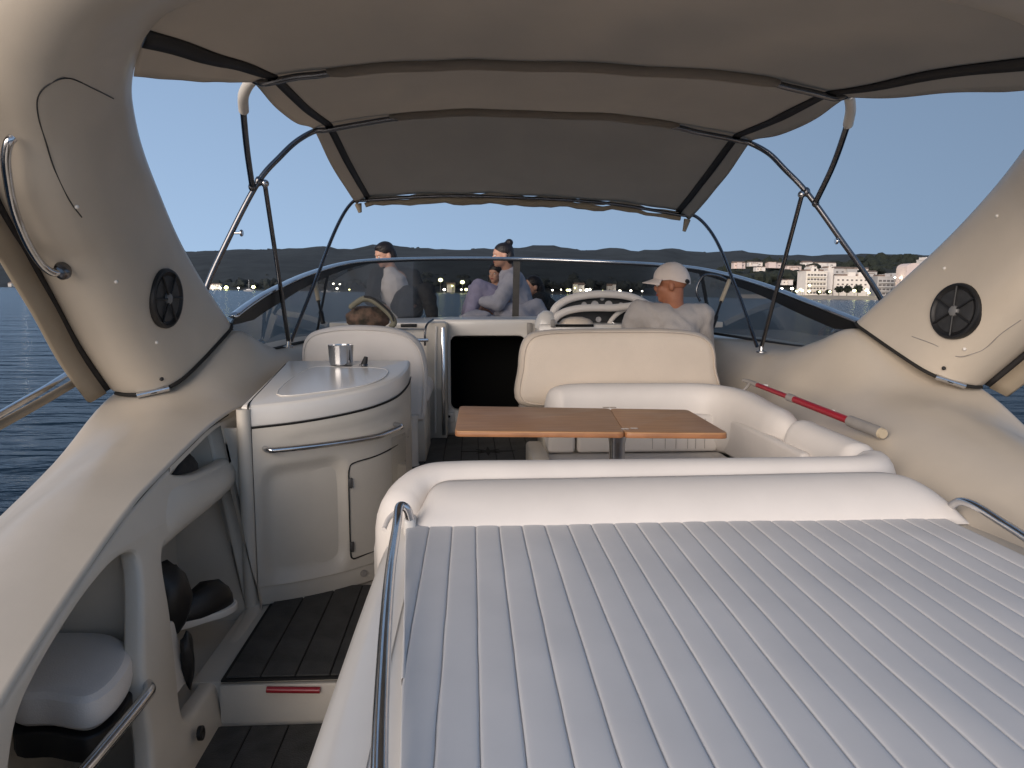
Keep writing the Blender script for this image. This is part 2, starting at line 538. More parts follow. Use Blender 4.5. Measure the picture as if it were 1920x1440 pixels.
def ridge_spots(prof, u0, u1, D, step, rnd, r, dv):
    out = []
    u = u0
    while u < u1:
        p = PW(u, lerp_tab(prof, u) + rnd.uniform(*dv), D * rnd.uniform(.97, 1.03))
        out.append((p, r * rnd.uniform(.6, 1.3))); u += step * rnd.uniform(.5, 1.5)
    return out
rnd = random.Random(3)
sp = ridge_spots(NEAR, 1340, 1660, 735, 5, rnd, 4.5, (22, 40)) + ridge_spots(NEAR, 1270, 2000, 930, 1.6, rnd, 6, (2, 26)) + ridge_spots(NEAR, 1330, 2000, 860, 2.2, rnd, 6, (12, 48)) + ridge_spots(NEAR, 1330, 1620, 780, 2.5, rnd, 6, (28, 60))
wood('headland_wood', 'leaf_dark', sp, 5)
sp = ridge_spots(FAR, -60, 1330, 1990, 2.6, rnd, 8, (4, 12))
for D_, a_, b_ in ((1900, 10, 20), (1780, 16, 30), (1600, 24, 42), (1420, 34, 52), (1250, 42, 60), (1080, 52, 66), (960, 60, 70)):
    sp += ridge_spots(FAR, -60, 1330, D_, 4.0, rnd, D_ * .0048, (a_, b_))
wood('hillside_wood', 'leaf_far', sp, 6)

# ------------------------------------------------------------------ buildings of the town
WIN = {}
def bbox_house(name, label, u0, u1, vtop, D, depth, wall, rows, cols, group=None, roof='flat', base=1.8, cat='building', win=(.5, .5), margin=(.04, .1, .18)):
    a, b = PW(u0, vtop, D), PW(u1, vtop, D)
    w = (b - a).length; h = (a.z + b.z) / 2 - base
    ang = atan2(b.y - a.y, b.x - a.x)
    o = thing(name, label, cat, (a.x, a.y, base), group, boat=False)
    o.rotation_euler = (0, 0, ang)
    def part(nm, m, mt, parent=o, sm=False):
        q = bpy.data.objects.new(nm, m); COL.objects.link(q); q.parent = parent
        if mt and not m.materials: m.materials.append(M[mt])
        return q
    hw = h * (.80 if roof in ('gable',) else 1.0)
    part('wall', box_mesh(0, w, 0, depth, 0, hw), wall)
    if roof == 'gable':
        m = mk([(-.4, -.4, hw), (w + .4, -.4, hw), (w + .4, depth + .4, hw), (-.4, depth + .4, hw), (-.4, depth / 2, h), (w + .4, depth / 2, h)],
               [(0, 1, 5, 4), (2, 3, 4, 5), (0, 4, 3), (1, 2, 5)])
        part('roof', m, 'roof_tile')
        rr = random.Random(int(u0))
        ax, aw, ah = rr.uniform(-.25, .75) * w, rr.uniform(.35, .55) * w, hw * rr.uniform(.55, 1.25)
        an = part('annex', box_mesh(ax, ax + aw, -3.2, depth * .6 + .01, 0, ah), wall)
        part('annex_roof', box_mesh(ax - .3, ax + aw + .3, -3.5, depth * .6 + .3, ah + .003, ah + .45), 'roof_tile')
    elif roof == 'vault':
        n_ = 12; pts = [(w * (.5 - .5 * cos(pi * q / n_)), h + (h * .22) * sin(pi * q / n_) ** .8) for q in range(n_ + 1)]
        vs = [(x, 0, z) for x, z in pts] + [(x, depth, z) for x, z in pts]
        fs = [(q, q + 1, n_ + 2 + q, n_ + 1 + q) for q in range(n_)] + [tuple(range(n_, -1, -1)), tuple(range(n_ + 1, 2 * n_ + 2))]
        part('vault', fixn(mk(vs, fs)), wall)
    else:
        part('parapet', box_mesh(-.3, w + .3, -.3, depth + .3, h + .003, h + .7), wall)
        part('roof', box_mesh(w * .1, w * .9, depth * .2, depth * .8, h + .703, h + 2.0), 'roof_tile')
        rr = random.Random(int(u0) + 1)
        for q in range(2):
            x_ = rr.uniform(.05, .7) * w
            part('penthouse', box_mesh(x_, x_ + w * rr.uniform(.15, .28), depth * .1, depth * .9, h + .704, h + rr.uniform(2.4, 4.0)), wall)
    if rows and cols:
        cw, ch = w * (1 - 2 * margin[0]) / cols, hw * (1 - margin[1] - margin[2]) / rows
        key = (round(cw, 2), round(ch, 2), win)
        if key not in WIN:
            WIN[key] = (box_mesh(-cw * win[0] / 2, cw * win[0] / 2, -.12, .1, -ch * win[1] / 2, ch * win[1] / 2), box_mesh(-cw * win[0] * .62, cw * win[0] * .62, -.9, -.0, -.12, .1))
            WIN[key][0].materials.append(M['pane_dark']); WIN[key][1].materials.append(M['house_grey'])
        for r in range(rows):
            for c in range(cols):
                q = part('window', WIN[key][0], None)
                q.location = (w * margin[0] + cw * (c + .5), 0, hw * margin[2] + ch * (r + .5))
        if win[0] > .55:
            for r in range(rows):
                z = hw * margin[2] + ch * r
                part('balcony', box_mesh(w * margin[0], w * (1 - margin[0]), -1.3, -.003, z, z + .25), wall)
                part('railing', box_mesh(w * margin[0], w * (1 - margin[0]), -1.3, -1.2, z + .253, z + ch * .3), wall)
    return o

bbox_house('hotel', 'tall cream five storey hotel with balcony rows on the beach', 1512, 1552, 510, 585, 16, 'house_white', 5, 6, win=(.72, .42), margin=(.05, .03, .06))
bbox_house('stair_tower', 'plain pale tower block beside the tall cream hotel', 1553, 1563, 504, 590, 14, 'house_white', 0, 0)
bbox_house('hotel', 'long white three storey hotel block beside the pale tower', 1564, 1632, 519, 592, 14, 'house_white', 3, 7, win=(.42, .34), margin=(.06, .06, .3))
bbox_house('apartment_block', 'grey apartment block with deep dark balconies right of the hotels', 1646, 1694, 520, 600, 14, 'house_grey', 4, 6, win=(.74, .5), margin=(.03, .08, .08))
bbox_house('tower_block', 'large rounded pink white tower rising behind the boat arch', 1700, 1732, 505, 560, 14, 'house_pink', 0, 0, roof='vault')
bbox_house('tower_block', 'white block behind the pink tower', 1735, 1775, 488, 690, 14, 'house_white', 3, 5)
k = 0
for (u0, u1, vt, vb, D, wl, lab) in [
    (1376, 1398, 490, 501, 830, 'house_pink', 'pink villa with terrace at the left end of the hillside'),
    (1405, 1430, 490, 497, 850, 'house_white', 'low white villa second along the wooded hillside'),
    (1418, 1435, 499, 506, 790, 'house_white', 'small white house below the low villa on the hillside'),
    (1440, 1467, 491, 500, 840, 'house_pink', 'long pink house half behind the bimini strut'),
    (1476, 1503, 497, 504, 800, 'house_pink', 'pink terraced house above the hotel roofs'),
    (1507, 1524, 489, 500, 850, 'house_white', 'white villa with pointed gable over the hotels'),
    (1528, 1568, 491, 499, 860, 'house_white', 'long white apartment row on the hill crest'),
    (1517, 1532, 497, 506, 760, 'house_white', 'white house just above the tall hotel'),
    (1563, 1598, 500, 515, 700, 'house_grey', 'grey roofed house behind the long hotel'),
    (1600, 1642, 501, 512, 740, 'house_white', 'white house behind the main bimini bow'),
    (1467, 1486, 523, 531, 640, 'house_white', 'small white house at the foot of the wood'),
    (1622, 1645, 507, 517, 690, 'house_grey', 'grey house between the hotels and the apartment block')]:
    z = PW(u0, vb, D).z
    bbox_house('hillside_house', lab, u0, u1, vt, D, 8, wl, 1, 3, 'houses on the hillside', 'gable', base=z - 1.5, cat='house', win=(.35, .35), margin=(.06, .15, .25))

# palms / rounded trees on the hotel front
def round_tree(u, D, h, label):
    p = PW(u, 546, D)
    t = thing('beach_tree', label, 'tree', (p.x, p.y, 2.4), 'trees on the hotel front', boat=False)
    q = tube('trunk', [(p.x, p.y, 2.2), (p.x + .2, p.y, 2.4 + h * .5)], [.35, .22], 'khaki', t, 8)
    rn = random.Random(int(u)); vs, fs = [], []
    for i in range(260):
        th, ph = rn.uniform(0, 2 * pi), math.acos(rn.uniform(-1, 1)); rr = h * .42 * rn.uniform(.5, 1.05)
        c = Vector((p.x + .2 + rr * sin(ph) * cos(th), p.y + rr * sin(ph) * sin(th), 2.4 + h * .68 + rr * .8 * cos(ph)))
        d = Vector((rn.uniform(-1, 1), rn.uniform(-1, 1), rn.uniform(-1, 1))).normalized(); e = d.orthogonal().normalized(); s = rn.uniform(.5, 1.0)
        o_ = len(vs); vs += [c + d * s, c + e * s, c - d * s, c - e * s]; fs.append((o_, o_ + 1, o_ + 2, o_ + 3))
    add('crown', mk(vs, fs), 'leaf_dark', t, smooth=False)
for u, h in ((1573, 7.5), (1588, 8), (1608, 8.5), (1553, 4.5), (1535, 4)):
    round_tree(u, 572, h, 'dark rounded tree in front of the pale hotels')

# ------------------------------------------------------------------ lamps along both shores
BULB = {}
def shore_lamp(u, v, D, r, kind, label, group):
    p = PW(u, v, D)
    g = .8 if D > 700 else 2.2
    t = thing('shore_lamp', label, 'lamp', (p.x, p.y, min(g, p.z - .5)), group, boat=False)
    tube('pole', [(p.x, p.y, min(g, p.z - .5)), (p.x, p.y, p.z - r * .5)], .16, 'grey_plastic', t, 6)
    m = ico(2, lambda c: Vector((p.x + c.x * r, p.y + c.y * r, p.z + c.z * r * .8)))
    add('bulb', m, 'lamp_' + kind, t)
LW = 'lit lamp on the far shore seen below the wooded hill'
for u, v, r, kd in [(45, 533, 1.8, 'white'), (40, 528, 1.0, 'white'), (400, 537, 1.6, 'white'), (413, 538, 1.2, 'white'), (424, 537, 2.2, 'yellow'), (475, 536, 2.0, 'yellow'),
                    (541, 538, 2.0, 'yellow'), (625, 530, 1.2, 'white'), (637, 531, 1.0, 'white'), (632, 539, 1.4, 'white'), (588, 548, 1.4, 'white'), (610, 540, .9, 'white'),
                    (826, 523, 2.6, 'yellow'), (867, 527, 2.6, 'yellow'), (884, 534, 1.2, 'white'), (833, 541, 1.7, 'white'), (865, 541, 1.1, 'white'), (874, 541, 1.9, 'yellow'),
                    (913, 541, 1.3, 'white'), (1036, 542, 1.2, 'white'), (1064, 542, 1.7, 'yellow'), (1068, 542, 1.6, 'white'), (1088, 542, 1.2, 'white'), (1100, 542, 2.1, 'white'),
                    (1106, 541, 1.6, 'white'), (1162, 544, 1.9, 'white'), (1183, 543, 1.4, 'white'), (704, 544, 1.1, 'white'), (447, 538, 1.0, 'white'), (508, 539, 1.0, 'yellow'), (560, 540, .9, 'white'), (655, 541, 1.0, 'yellow'), (742, 541, .9, 'white'), (795, 542, 1.0, 'white'), (848, 534, 1.1, 'yellow'), (893, 542, .9, 'white'), (1052, 541, .9, 'white'), (1078, 538, 1.0, 'yellow'), (1130, 543, 1.0, 'yellow'), (1204, 544, 1.0, 'white'), (1310, 545, 1.0, 'white')]:
    where = 'on the far shore beyond the port arch' if u < 100 else ('on the far shore over the port end of the windscreen rail' if u < 500 else ('seen through the port windscreen panes' if u < 950 else 'seen through the windscreen over the helm hoods'))
    size = 'large' if r > 1.75 else 'small'
    shore_lamp(u, v + 2, 900, r * 1.0, kd, size + ' ' + ('yellow' if kd == 'yellow' else 'white') + ' lamp ' + where, 'lamps on the far shore')
LB = 'lit lamp on the beach front of the hotels'
for u, v, r, kd in [(1466, 540, .8, 'white'), (1485, 540, 1.0, 'white'), (1494, 545, .9, 'yellow'), (1501, 542, 1.1, 'yellow'), (1505, 544, .8, 'yellow'), (1518, 534, .9, 'yellow'),
                    (1517, 545, .9, 'yellow'), (1537, 546, .8, 'yellow'), (1556, 546, .9, 'yellow'), (1602, 544, 1.2, 'yellow'), (1625, 543, 1.2, 'yellow'), (1629, 548, .9, 'yellow'),
                    (1642, 547, .7, 'white'), (1678, 519, .6, 'white'), (1688, 520, .6, 'white')]:
    where = 'by the wood left of the hotels' if u < 1510 else ('at the foot of the tall cream hotel' if u < 1560 else ('at the foot of the long white hotel' if u < 1640 else 'on the grey apartment block'))
    shore_lamp(u, v + 1, 566, r, kd, ('yellow' if kd == 'yellow' else 'white') + ' lit lamp ' + where, 'lamps on the hotel front')

# far shore houses, low and pale between the lamps
for (u0, u1, vt, lab) in [(396, 412, 531, 'pale low boathouse on the far shore left of the windscreen'), (838, 853, 530, 'pale lit house at the foot of the far hill'),
                          (1078, 1096, 530, 'pale house among trees behind the helm rail'), (1140, 1152, 532, 'grey house on the far shore right of the helm rail'), (16, 30, 528, 'grey boathouse on the far shore beyond the arch')]:
    bbox_house('shore_house', lab, u0, u1, vt, 905, 9, 'house_grey', 1, 2, 'houses on the far shore', 'gable', base=.6, cat='house', win=(.3, .35), margin=(.06, .15, .25))

# moored sailing boats under the far shore
def sail(u, D, label):
    p = PW(u, 546, D)
    t = thing('moored_sailboat', label, 'boat', (p.x, p.y, 0), 'sailing boats moored off the far shore', boat=False)
    m = mk([(p.x - 4, p.y, 1.1), (p.x + 4.6, p.y, 1.3), (p.x + 3, p.y - 1.2, 1.1), (p.x - 3.6, p.y - 1.2, 1.0), (p.x - 3.4, p.y, -.3), (p.x + 3.4, p.y, -.3), (p.x + 3, p.y + 1.2, 1.1), (p.x - 3.6, p.y + 1.2, 1.0)],
           [(0, 3, 2, 1), (0, 1, 6, 7), (0, 4, 3), (3, 4, 5, 2), (2, 5, 1), (0, 7, 4), (7, 6, 5, 4), (6, 1, 5)])
    add('hull', fixn(m), 'hull_white', t, smooth=False)
    add('cabin', box_mesh(p.x - 1.5, p.x + 1.8, p.y - .8, p.y + .8, 1.12, 1.8, .15), 'hull_white', t)
    tube('mast', [(p.x + .4, p.y, 1.5), (p.x + .4, p.y, 9)], .12, 'hull_white', t, 6)
sail(466, 620, 'white sailing boat moored off the far shore beside the strut')
sail(611, 640, 'white sailing boat moored behind the tinted windscreen')

# ================================================================== the boat: hull, coamings, sole
SOLE, LOW, HELM = 1.15, 1.00, 1.48      # cockpit sole, step down aft, raised helm deck
hull = thing('boat_hull', 'cream motor yacht hull and cockpit moulding around the seats', 'boat', (XC, 2.0, 0))

ST = [  # Y, then (distance from centreline, height) of: inner shoulder, mid, crest, hull top
    (-0.9, (1.36, 1.22), (1.60, 1.25), (1.85, 1.20), (1.95, 1.05)),
    (0.4, (1.33, 1.28), (1.60, 1.31), (1.88, 1.24), (1.99, 1.10)),
    (1.1, (1.33, 1.47), (1.61, 1.48), (1.90, 1.36), (2.01, 1.20)),
    (1.5, (1.352, 1.630), (1.62, 1.63), (1.91, 1.46), (2.02, 1.28)),
    (1.8, (1.368, 1.726), (1.63, 1.72), (1.92, 1.54), (2.03, 1.35)),
    (2.19, (1.385, 1.831), (1.64, 1.825), (1.93, 1.62), (2.03, 1.42)),
    (2.45, (1.393, 1.875), (1.65, 1.87), (1.94, 1.67), (2.03, 1.48)),
    (2.95, (1.404, 1.940), (1.65, 1.945), (1.92, 1.82), (2.02, 1.65)),
    (3.3, (1.406, 1.957), (1.62, 2.00), (1.87, 2.005), (1.99, 1.84)),
    (3.55, (1.38, 1.955), (1.54, 2.10), (1.70, 2.155), (1.95, 1.94)),
    (3.8, (1.35, 1.96), (1.46, 2.19), (1.57, 2.262), (1.90, 2.00)),
    (4.05, (1.30, 1.98), (1.42, 2.15), (1.55, 2.195), (1.87, 2.02)),
    (4.4, (1.28, 1.98), (1.37, 2.09), (1.53, 2.12), (1.83, 2.03)),
    (5.2, (1.22, 2.00), (1.31, 2.10), (1.48, 2.12), (1.76, 2.04)),
    (5.9, (1.10, 2.00), (1.18, 2.10), (1.36, 2.12), (1.66, 2.04)),
]
def st_at(y, k):
    for a, b in zip(ST, ST[1:]):
        if y <= b[0]:
            t = (y - a[0]) / (b[0] - a[0])
            return (a[k][0] + (b[k][0] - a[k][0]) * t, a[k][1] + (b[k][1] - a[k][1]) * t)
    return ST[-1][k]

def coaming(side):
    secs = []
    for s in ST:
        y = s[0]
        pr = []
        if side > 0:
            za = 1.62 if y < 2.2 else min(1.78, 1.62 + (y - 2.2) * .25)
            za = min(za, s[1][1] - .05)
            pr += [(1.10, za - .1), (1.13, za)]
            if y > 4.5: pr = [(s[1][0] - .02, 1.9), (s[1][0] - .01, 1.95)]
        else:
            pr += [(s[1][0] - .004, s[1][1] - .035), (s[1][0] - .002, s[1][1] - .015)]
        pr += [s[1], s[2], s[3], ((s[3][0] + s[4][0]) / 2 + .02, (s[3][1] + s[4][1]) / 2 + .05), s[4], (s[4][0] - .02, s[4][1] - .35), (s[4][0] - .22, -.25)]
        pts = [Vector((XC + side * d, y, z)) for d, z in pr]
        secs.append(cm(pts, 4))
    cols = list(zip(*secs))
    cols = [cm(c, 5) for c in cols]
    return add('coaming', grid(cols), 'gelcoat', hull)
co_r, co_l = coaming(1), coaming(-1)
# dark join between deck and liner on the port side
tube('liner_seam', [(XC - st_at(y, 1)[0] + .010, y, st_at(y, 1)[1] - .010) for y in [1.0 + .1 * i for i in range(23)]], .0022, 'seam', hull, 6)

# foredeck
def foredeck():
    rows = []
    W = [(5.6, 1.70), (6.5, 1.62), (7.5, 1.45), (8.5, 1.2), (9.5, .85), (10.4, .42), (10.9, .05)]
    for y, w in cm([Vector((a, b, 0)) for a, b in W], 4) and [(p.x, p.y) for p in cm([Vector((a, b, 0)) for a, b in W], 4)]:
        w = max(w, .02)
        r = []
        for k in range(-8, 9):
            f = k / 8
            r.append(Vector((XC + f * w, y, 2.06 - .04 * (y - 7) * (y > 7) * 0 + .10 * (1 - f * f) - .04)))
        r = [Vector((XC - w * .8, y, -.2)), Vector((XC - w, y, 1.9))] + r + [Vector((XC + w, y, 1.9)), Vector((XC + w * .8, y, -.2))]
        rows.append(r)
    return add('foredeck', grid(rows), 'gelcoat_white', hull)
sharp(foredeck(), 50)

# cockpit floor: cream moulding, sunk black planks
sole = box('sole', XC - 1.34, XC + 1.12, 2.50, 4.05, SOLE - .25, SOLE - .006, 'gelcoat_liner', hull, .01)
low = box('lower_sole', XC - 1.34, XC - .30, -.2, 2.497, LOW - .25, LOW - .006, 'gelcoat_liner', hull, .01)
helmdeck = box('helm_deck', XC - 1.22, XC + 1.12, 4.053, 5.6, HELM - .35, HELM - .006, 'gelcoat_liner', hull, .012)
box('step_riser', XC - 1.24, XC - .55, 2.478, 2.502, LOW - .2, SOLE - .012, 'gelcoat_liner', hull, .004)

def planks(par, x0, x1, y0, y1, z, w, name='plank', skew=0.0):
    bedm = box_mesh(x0 - .012, x1 + .012, y0 - .012, y1 + .012, z - .004, z + .003)
    add('mat_bed', bedm, 'caulk', par, smooth=False)
    n = max(1, round((x1 - x0) / w)); w = (x1 - x0) / n
    shared = box_mesh(-w / 2 + .0025, w / 2 - .0025, y0, y1, 0, .006, .0018, 1)
    shared.materials.append(M['planks'])
    for i in range(n):
        o = bpy.data.objects.new(name, shared); COL.objects.link(o); o.parent = par
        o.location = Vector((x0 + w * (i + .5), 0, z + .0035)) - wloc(par)
planks(sole, XC - 1.225, XC - .76, 2.50, 3.30, SOLE, .115)
planks(low, XC - 1.255, XC - .76, .6, 2.452, LOW, .115)
planks(helmdeck, XC - .76, XC + .06, 4.12, 5.12, HELM, .1)
# compass star inlaid in the helm deck
def star(c, r, par):
    pts = []
    for k in range(16):
        a = 2 * pi * k / 16
        rr = r if k % 4 == 0 else (r * .62 if k % 4 == 2 else r * .2)
        pts.append((c[0] + rr * cos(a) * 1.25, c[1] + rr * sin(a)))
    plate('star_inlay', pts, [], .0015, 0, lambda a, b, w: Vector((a, b, c[2] + w)), 'deep', par)
sp_ = P(915, 846, Z=HELM + .012)
star((sp_.x, sp_.y, HELM + .0125), .13, helmdeck)
# plain red strip under the step edge
rl = [P(500, 1293, Y=2.468), P(600, 1294, Y=2.468)]
tube('red_strip', [rl[0], rl[0].lerp(rl[1], .5), rl[1]], .011, 'red', hull, 8)
dr = P(373, 1375, X=-.845)
lathe('drain', [(.0, 0), (.022, 0), (.022, .012), (.016, .014), (.0, .006)], dr, 'black', hull, (1, 0, .1), 12)

# ------------------------------------------------------------------ port side liner with its lockers
def wallX(z): return -.88 - .169 * (z - 1.15)
def onwall(u, v):
    d = ray(u, v)
    t = (-.88 - .169 * (EYE - 1.15)) / (d.x + .169 * d.z)
    return (d.y * t, EYE + d.z * t)
def wfn(off=0.0):
    return lambda a, b, w: Vector((wallX(b) + off + w, a, b))
top = [(y, st_at(y, 1)[1] - .010) for y in [1.0 + .1 * i for i in range(22)]]
outl = top + [(3.1, 1.0), (1.0, .9)]
def loop(px, n=5): return [(p.x, p.y) for p in cm([Vector((*onwall(u, v), 0)) for u, v in px], n, True)]
hole1 = loop([(318, 886), (338, 856), (372, 824), (410, 802), (449, 787), (453, 815), (449, 842), (425, 860), (395, 877), (358, 890)])
hole2 = loop([(302, 1030), (345, 992), (400, 948), (462, 893), (470, 960), (482, 1085), (484, 1138), (455, 1190), (425, 1240), (385, 1300), (350, 1345), (336, 1330), (326, 1240), (316, 1150)])
hole3 = loop([(246, 1036), (212, 1052), (160, 1112), (108, 1190), (62, 1270), (30, 1345), (14, 1440), (10, 1520), (150, 1560), (270, 1500), (282, 1420), (272, 1330), (264, 1230), (263, 1120), (258, 1060)])
liner = plate('locker_liner', outl, [hole1, hole2, hole3], .03, .018, wfn(-.022), 'gelcoat_liner', hull, 30)
# recesses behind the openings
def recess(name, y0, y1, z0, z1, depth, mt):
    """open box behind the liner; its roof follows the underside of the coaming"""
    rows = []
    for i in range(9):
        y = y0 + (y1 - y0) * i / 8
        zt = min(z1, st_at(y, 1)[1] - .045)
        zl = min(z0, zt - .02)
        xo = wallX((zl + zt) / 2)
        xa, xb = wallX(zl) - .052, wallX(zt) - .052
        rows.append([Vector((xa, y, zl)), Vector((xo - depth, y, zl)), Vector((xo - depth - .01, y, zl + .04)), Vector((xo - depth - .01, y, zt - .03)), Vector((xo - depth + .02, y, zt)), Vector((xb, y, zt))])
    return sharp(add(name, grid(rows, cap=True), mt, hull), 50)
recess('pocket', 2.40, 3.08, 1.72, 1.97, .12, 'gelcoat_liner')
recess('locker', 2.27, 3.09, 1.10, 1.695, .27, 'gelcoat_liner')
recess('locker', .9, 2.25, .92, 1.70, .30, 'gelcoat_liner')
# bulging pocket front between the two openings
rows = []
for k in range(15):
    f = k / 14
    t_ = P(304 + 146 * f, 905 - 62 * f - 12 * sin(pi * f), X=-.94); b_ = P(303 + 158 * f, 1032 - 136 * f, X=-.93)
    a = onwall(306 + 144 * f, 902 - 60 * f + 14 * sin(pi * f)); b = onwall(302 + 160 * f, 1034 - 138 * f)
    r = []
    for j in range(9):
        g = j / 8
        y = a[0] + (b[0] - a[0]) * g; z = a[1] + (b[1] - a[1]) * g
        r.append(Vector((wallX(z) - .012 + .055 * sin(pi * g) ** .7 * (sin(pi * min(1, f * 1.06 + .02)) ** .45), y, z)))
    rows.append(r)
add('pocket_front', grid(rows), 'gelcoat_liner', hull)
# moulded cushion block in the aft locker
cs = thing('locker_cushion', 'rounded grey cushion inside the aft port locker', 'cushion', (-1.1, 1.7, 1.3))
cz = 1.455
cpx = [(130, 1172), (215, 1180), (258, 1196), (266, 1232), (232, 1282), (180, 1308), (110, 1300), (40, 1290), (60, 1200)]
co = [(max(P(u, v, Z=cz).x - .03, -1.24), min(P(u, v, Z=cz).y, 2.24)) for u, v in cpx]
co = [(p.x, p.y) for p in cm([Vector((a, b, 0)) for a, b in co], 5, True)]
plate('pad', co, [], .05, .035, lambda a, b, w: Vector((a, b, cz - .05 + w)), 'vinyl_grey', cs)
plate('pad_base', [(a * .99 - .012, b) for a, b in co], [], .035, .01, lambda a, b, w: Vector((a, b, cz - .14 + w)), 'black', cs)
h0, h1 = onwall(275, 1283), onwall(140, 1440)
pt = lambda y, z, o: Vector((wallX(z) + o, y, z))
gh = thing('grab_handle', 'stainless grab handle below the grey locker cushion', 'handle', pt(h1[0], h1[1], .03))
hl = lambda t, o: pt(h0[0] + (h1[0] - h0[0]) * t, h0[1] + (h1[1] - h0[1]) * t, o)
tube('bar', [hl(0, .0), hl(.06, .018), hl(.15, .026), hl(.4, .028), hl(.7, .028), hl(1.0, .028), hl(1.3, .025)], .016, 'steel', gh, 12, 5)
# things stowed in the lockers
def lump(name, label, cat, c, r, mt, seed, sub=3, k=.25, group=None):
    ph = Vector((seed, seed * 1.7, 3))
    m = ico(sub, lambda v: Vector(c) + Vector((v.x * r[0], v.y * r[1], v.z * r[2])) * (1 + k * noise.noise(v * 1.6 + ph) + .12 * noise.noise(v * 5 + ph)))
    return tag(add(name, m, mt), label, cat, group)
q = onwall(372, 868); lump('dark_bag', 'small dark cloth bag in the upper port pocket', 'bag', (-1.06, q[0] - .0, q[1] - .03), (.04, .14, .06), 'jacket', 2)
q = onwall(340, 1140); lump('black_backpack', 'upright black bag leaning behind the locker pillar', 'bag', (-1.02, q[0] + .10, q[1] - .005), (.08, .085, .13), 'black', 4, k=.2)
q = onwall(412, 1140)
shoe = thing('black_shoe', 'black shoe lying on its white sole in the locker', 'shoe', (-1.0, q[0], q[1] - .05))
so = [(p.x, p.y) for p in cm([Vector((a, b, 0)) for a, b in ((-.15, -.035), (-.08, -.055), (0, -.06), (.09, -.065), (.16, -.035), (.165, .025), (.1, .06), (0, .055), (-.1, .05), (-.155, .012))], 5, True)]
ca, sa = cos(.9), sin(.9)
sfn = lambda z: (lambda a, b, w: Vector((-1.0 + a * sa * .75 - b * ca, q[0] + .05 + a * ca + b * sa, q[1] - .045 + z + w)))
plate('rubber_sole', so, [], .014, .006, sfn(0), 'gelcoat_white', shoe)
add('upper', ico(3, lambda v: sfn(.015)(v.x * .155 + .004, v.y * .062, max(v.z, -.05) * (.095 + .03 * v.x) * (1 + .2 * noise.noise(v * 3)))), 'black', shoe)
q = onwall(370, 1235); lump('black_strap', 'black strap hanging from the stowed bag', 'strap', (-.93, q[0], q[1]), (.022, .022, .09), 'black', 9, k=.3)
q = onwall(355, 1225)
lbl = plate('white_board', rrect(q[0] - .05, q[0] + .06, q[1] - .12, q[1] + .09, .02), [], .008, .004, wfn(-.06), 'gelcoat_white')
tag(lbl, 'thin white board standing under the black bag', 'board')

# inner wall forward of the wet bar
rows = [[Vector((XC - st_at(y, 1)[0], y, st_at(y, 1)[1] - .01)), Vector((XC - st_at(y, 1)[0] + .03, y, 1.1))] for y in [3.1 + .1 * i for i in range(26)]]
add('side_wall', grid(rows), 'gelcoat_liner', hull)
rows = [[Vector((XC + st_at(y, 1)[0], y, st_at(y, 1)[1] - .01)), Vector((XC + st_at(y, 1)[0] - .03, y, 1.1))] for y in [4.2 + .1 * i for i in range(16)]]
add('side_wall', grid(rows), 'gelcoat_liner', hull)

# port side rail outboard
r0, r1 = P(-60, 822, Y=2.45), P(168, 688, Y=3.45)
rail = thing('side_rail', 'stainless side rail with cream padding over the port water', 'rail', (r1.x, r1.y, 2.0))
a0, a1 = P(-60, 812, Y=2.45), P(168, 686, Y=3.45)
tube('top_tube', [a0, a0.lerp(a1, .5) + Vector((0, 0, .006)), a1, a1 + Vector((.03, .3, -.12))], .012, 'steel', rail, 10, 5)
tube('padding', [r0 + Vector((0, 0, -.012)), r0.lerp(r1, .5) + Vector((0, 0, -.024)), r1 + Vector((0, 0, -.03))], .016, 'canvas_edge', rail, 10, 5)
tube('stanchion', [a1 + Vector((.03, .3, -.12)), a1 + Vector((.1, .35, -.35))], .012, 'steel', rail)

# ------------------------------------------------------------------ arch
FE = [(1.56, 3.80, 2.30), (1.628, 3.62, 2.51), (1.663, 3.45, 2.69), (1.66, 3.25, 2.868), (1.632, 3.05, 3.0), (1.585, 2.88, 3.098), (1.544, 2.78, 3.163), (1.464, 2.65, 3.221),
      (1.379, 2.55, 3.27), (1.25, 2.46, 3.31), (1.0, 2.39, 3.335), (.6, 2.33, 3.345), (0, 2.30, 3.345)]
RE = [(1.895, 3.30, 2.03), (1.915, 3.12, 2.232), (1.90, 2.93, 2.423), (1.89, 2.78, 2.571), (1.872, 2.66, 2.653), (1.842, 2.50, 2.785), (1.793, 2.35, 2.944), (1.72, 2.22, 3.05),
      (1.60, 2.10, 3.15), (1.42, 2.0, 3.23), (1.1, 1.92, 3.29), (.6, 1.87, 3.32), (0, 1.85, 3.33)]
DRT = [0, .06, .12, .17, .18, .18, .17, .15, .12, .10, .05, 0, 0]       # the starboard leg stands a little wider
def edge(E_):
    L = [Vector((XC - d, y, z)) for d, y, z in E_]
    R_ = [Vector((XC + d + DRT[k], y, z)) for k, (d, y, z) in list(enumerate(E_))[:-1]][::-1]
    return L + R_
fe, re_ = cm(edge(FE), 6), cm(edge(RE), 6)
AN = []
for i in range(len(fe)):
    T = fe[min(i + 1, len(fe) - 1)] + re_[min(i + 1, len(fe) - 1)] - fe[max(i - 1, 0)] - re_[max(i - 1, 0)]
    W = re_[i] - fe[i]
    n = T.cross(W).normalized()
    mid = (fe[i] + re_[i]) / 2
    if n.dot(mid - Vector((XC, 2.6, 2.2))) < 0: n = -n
    AN.append(n)
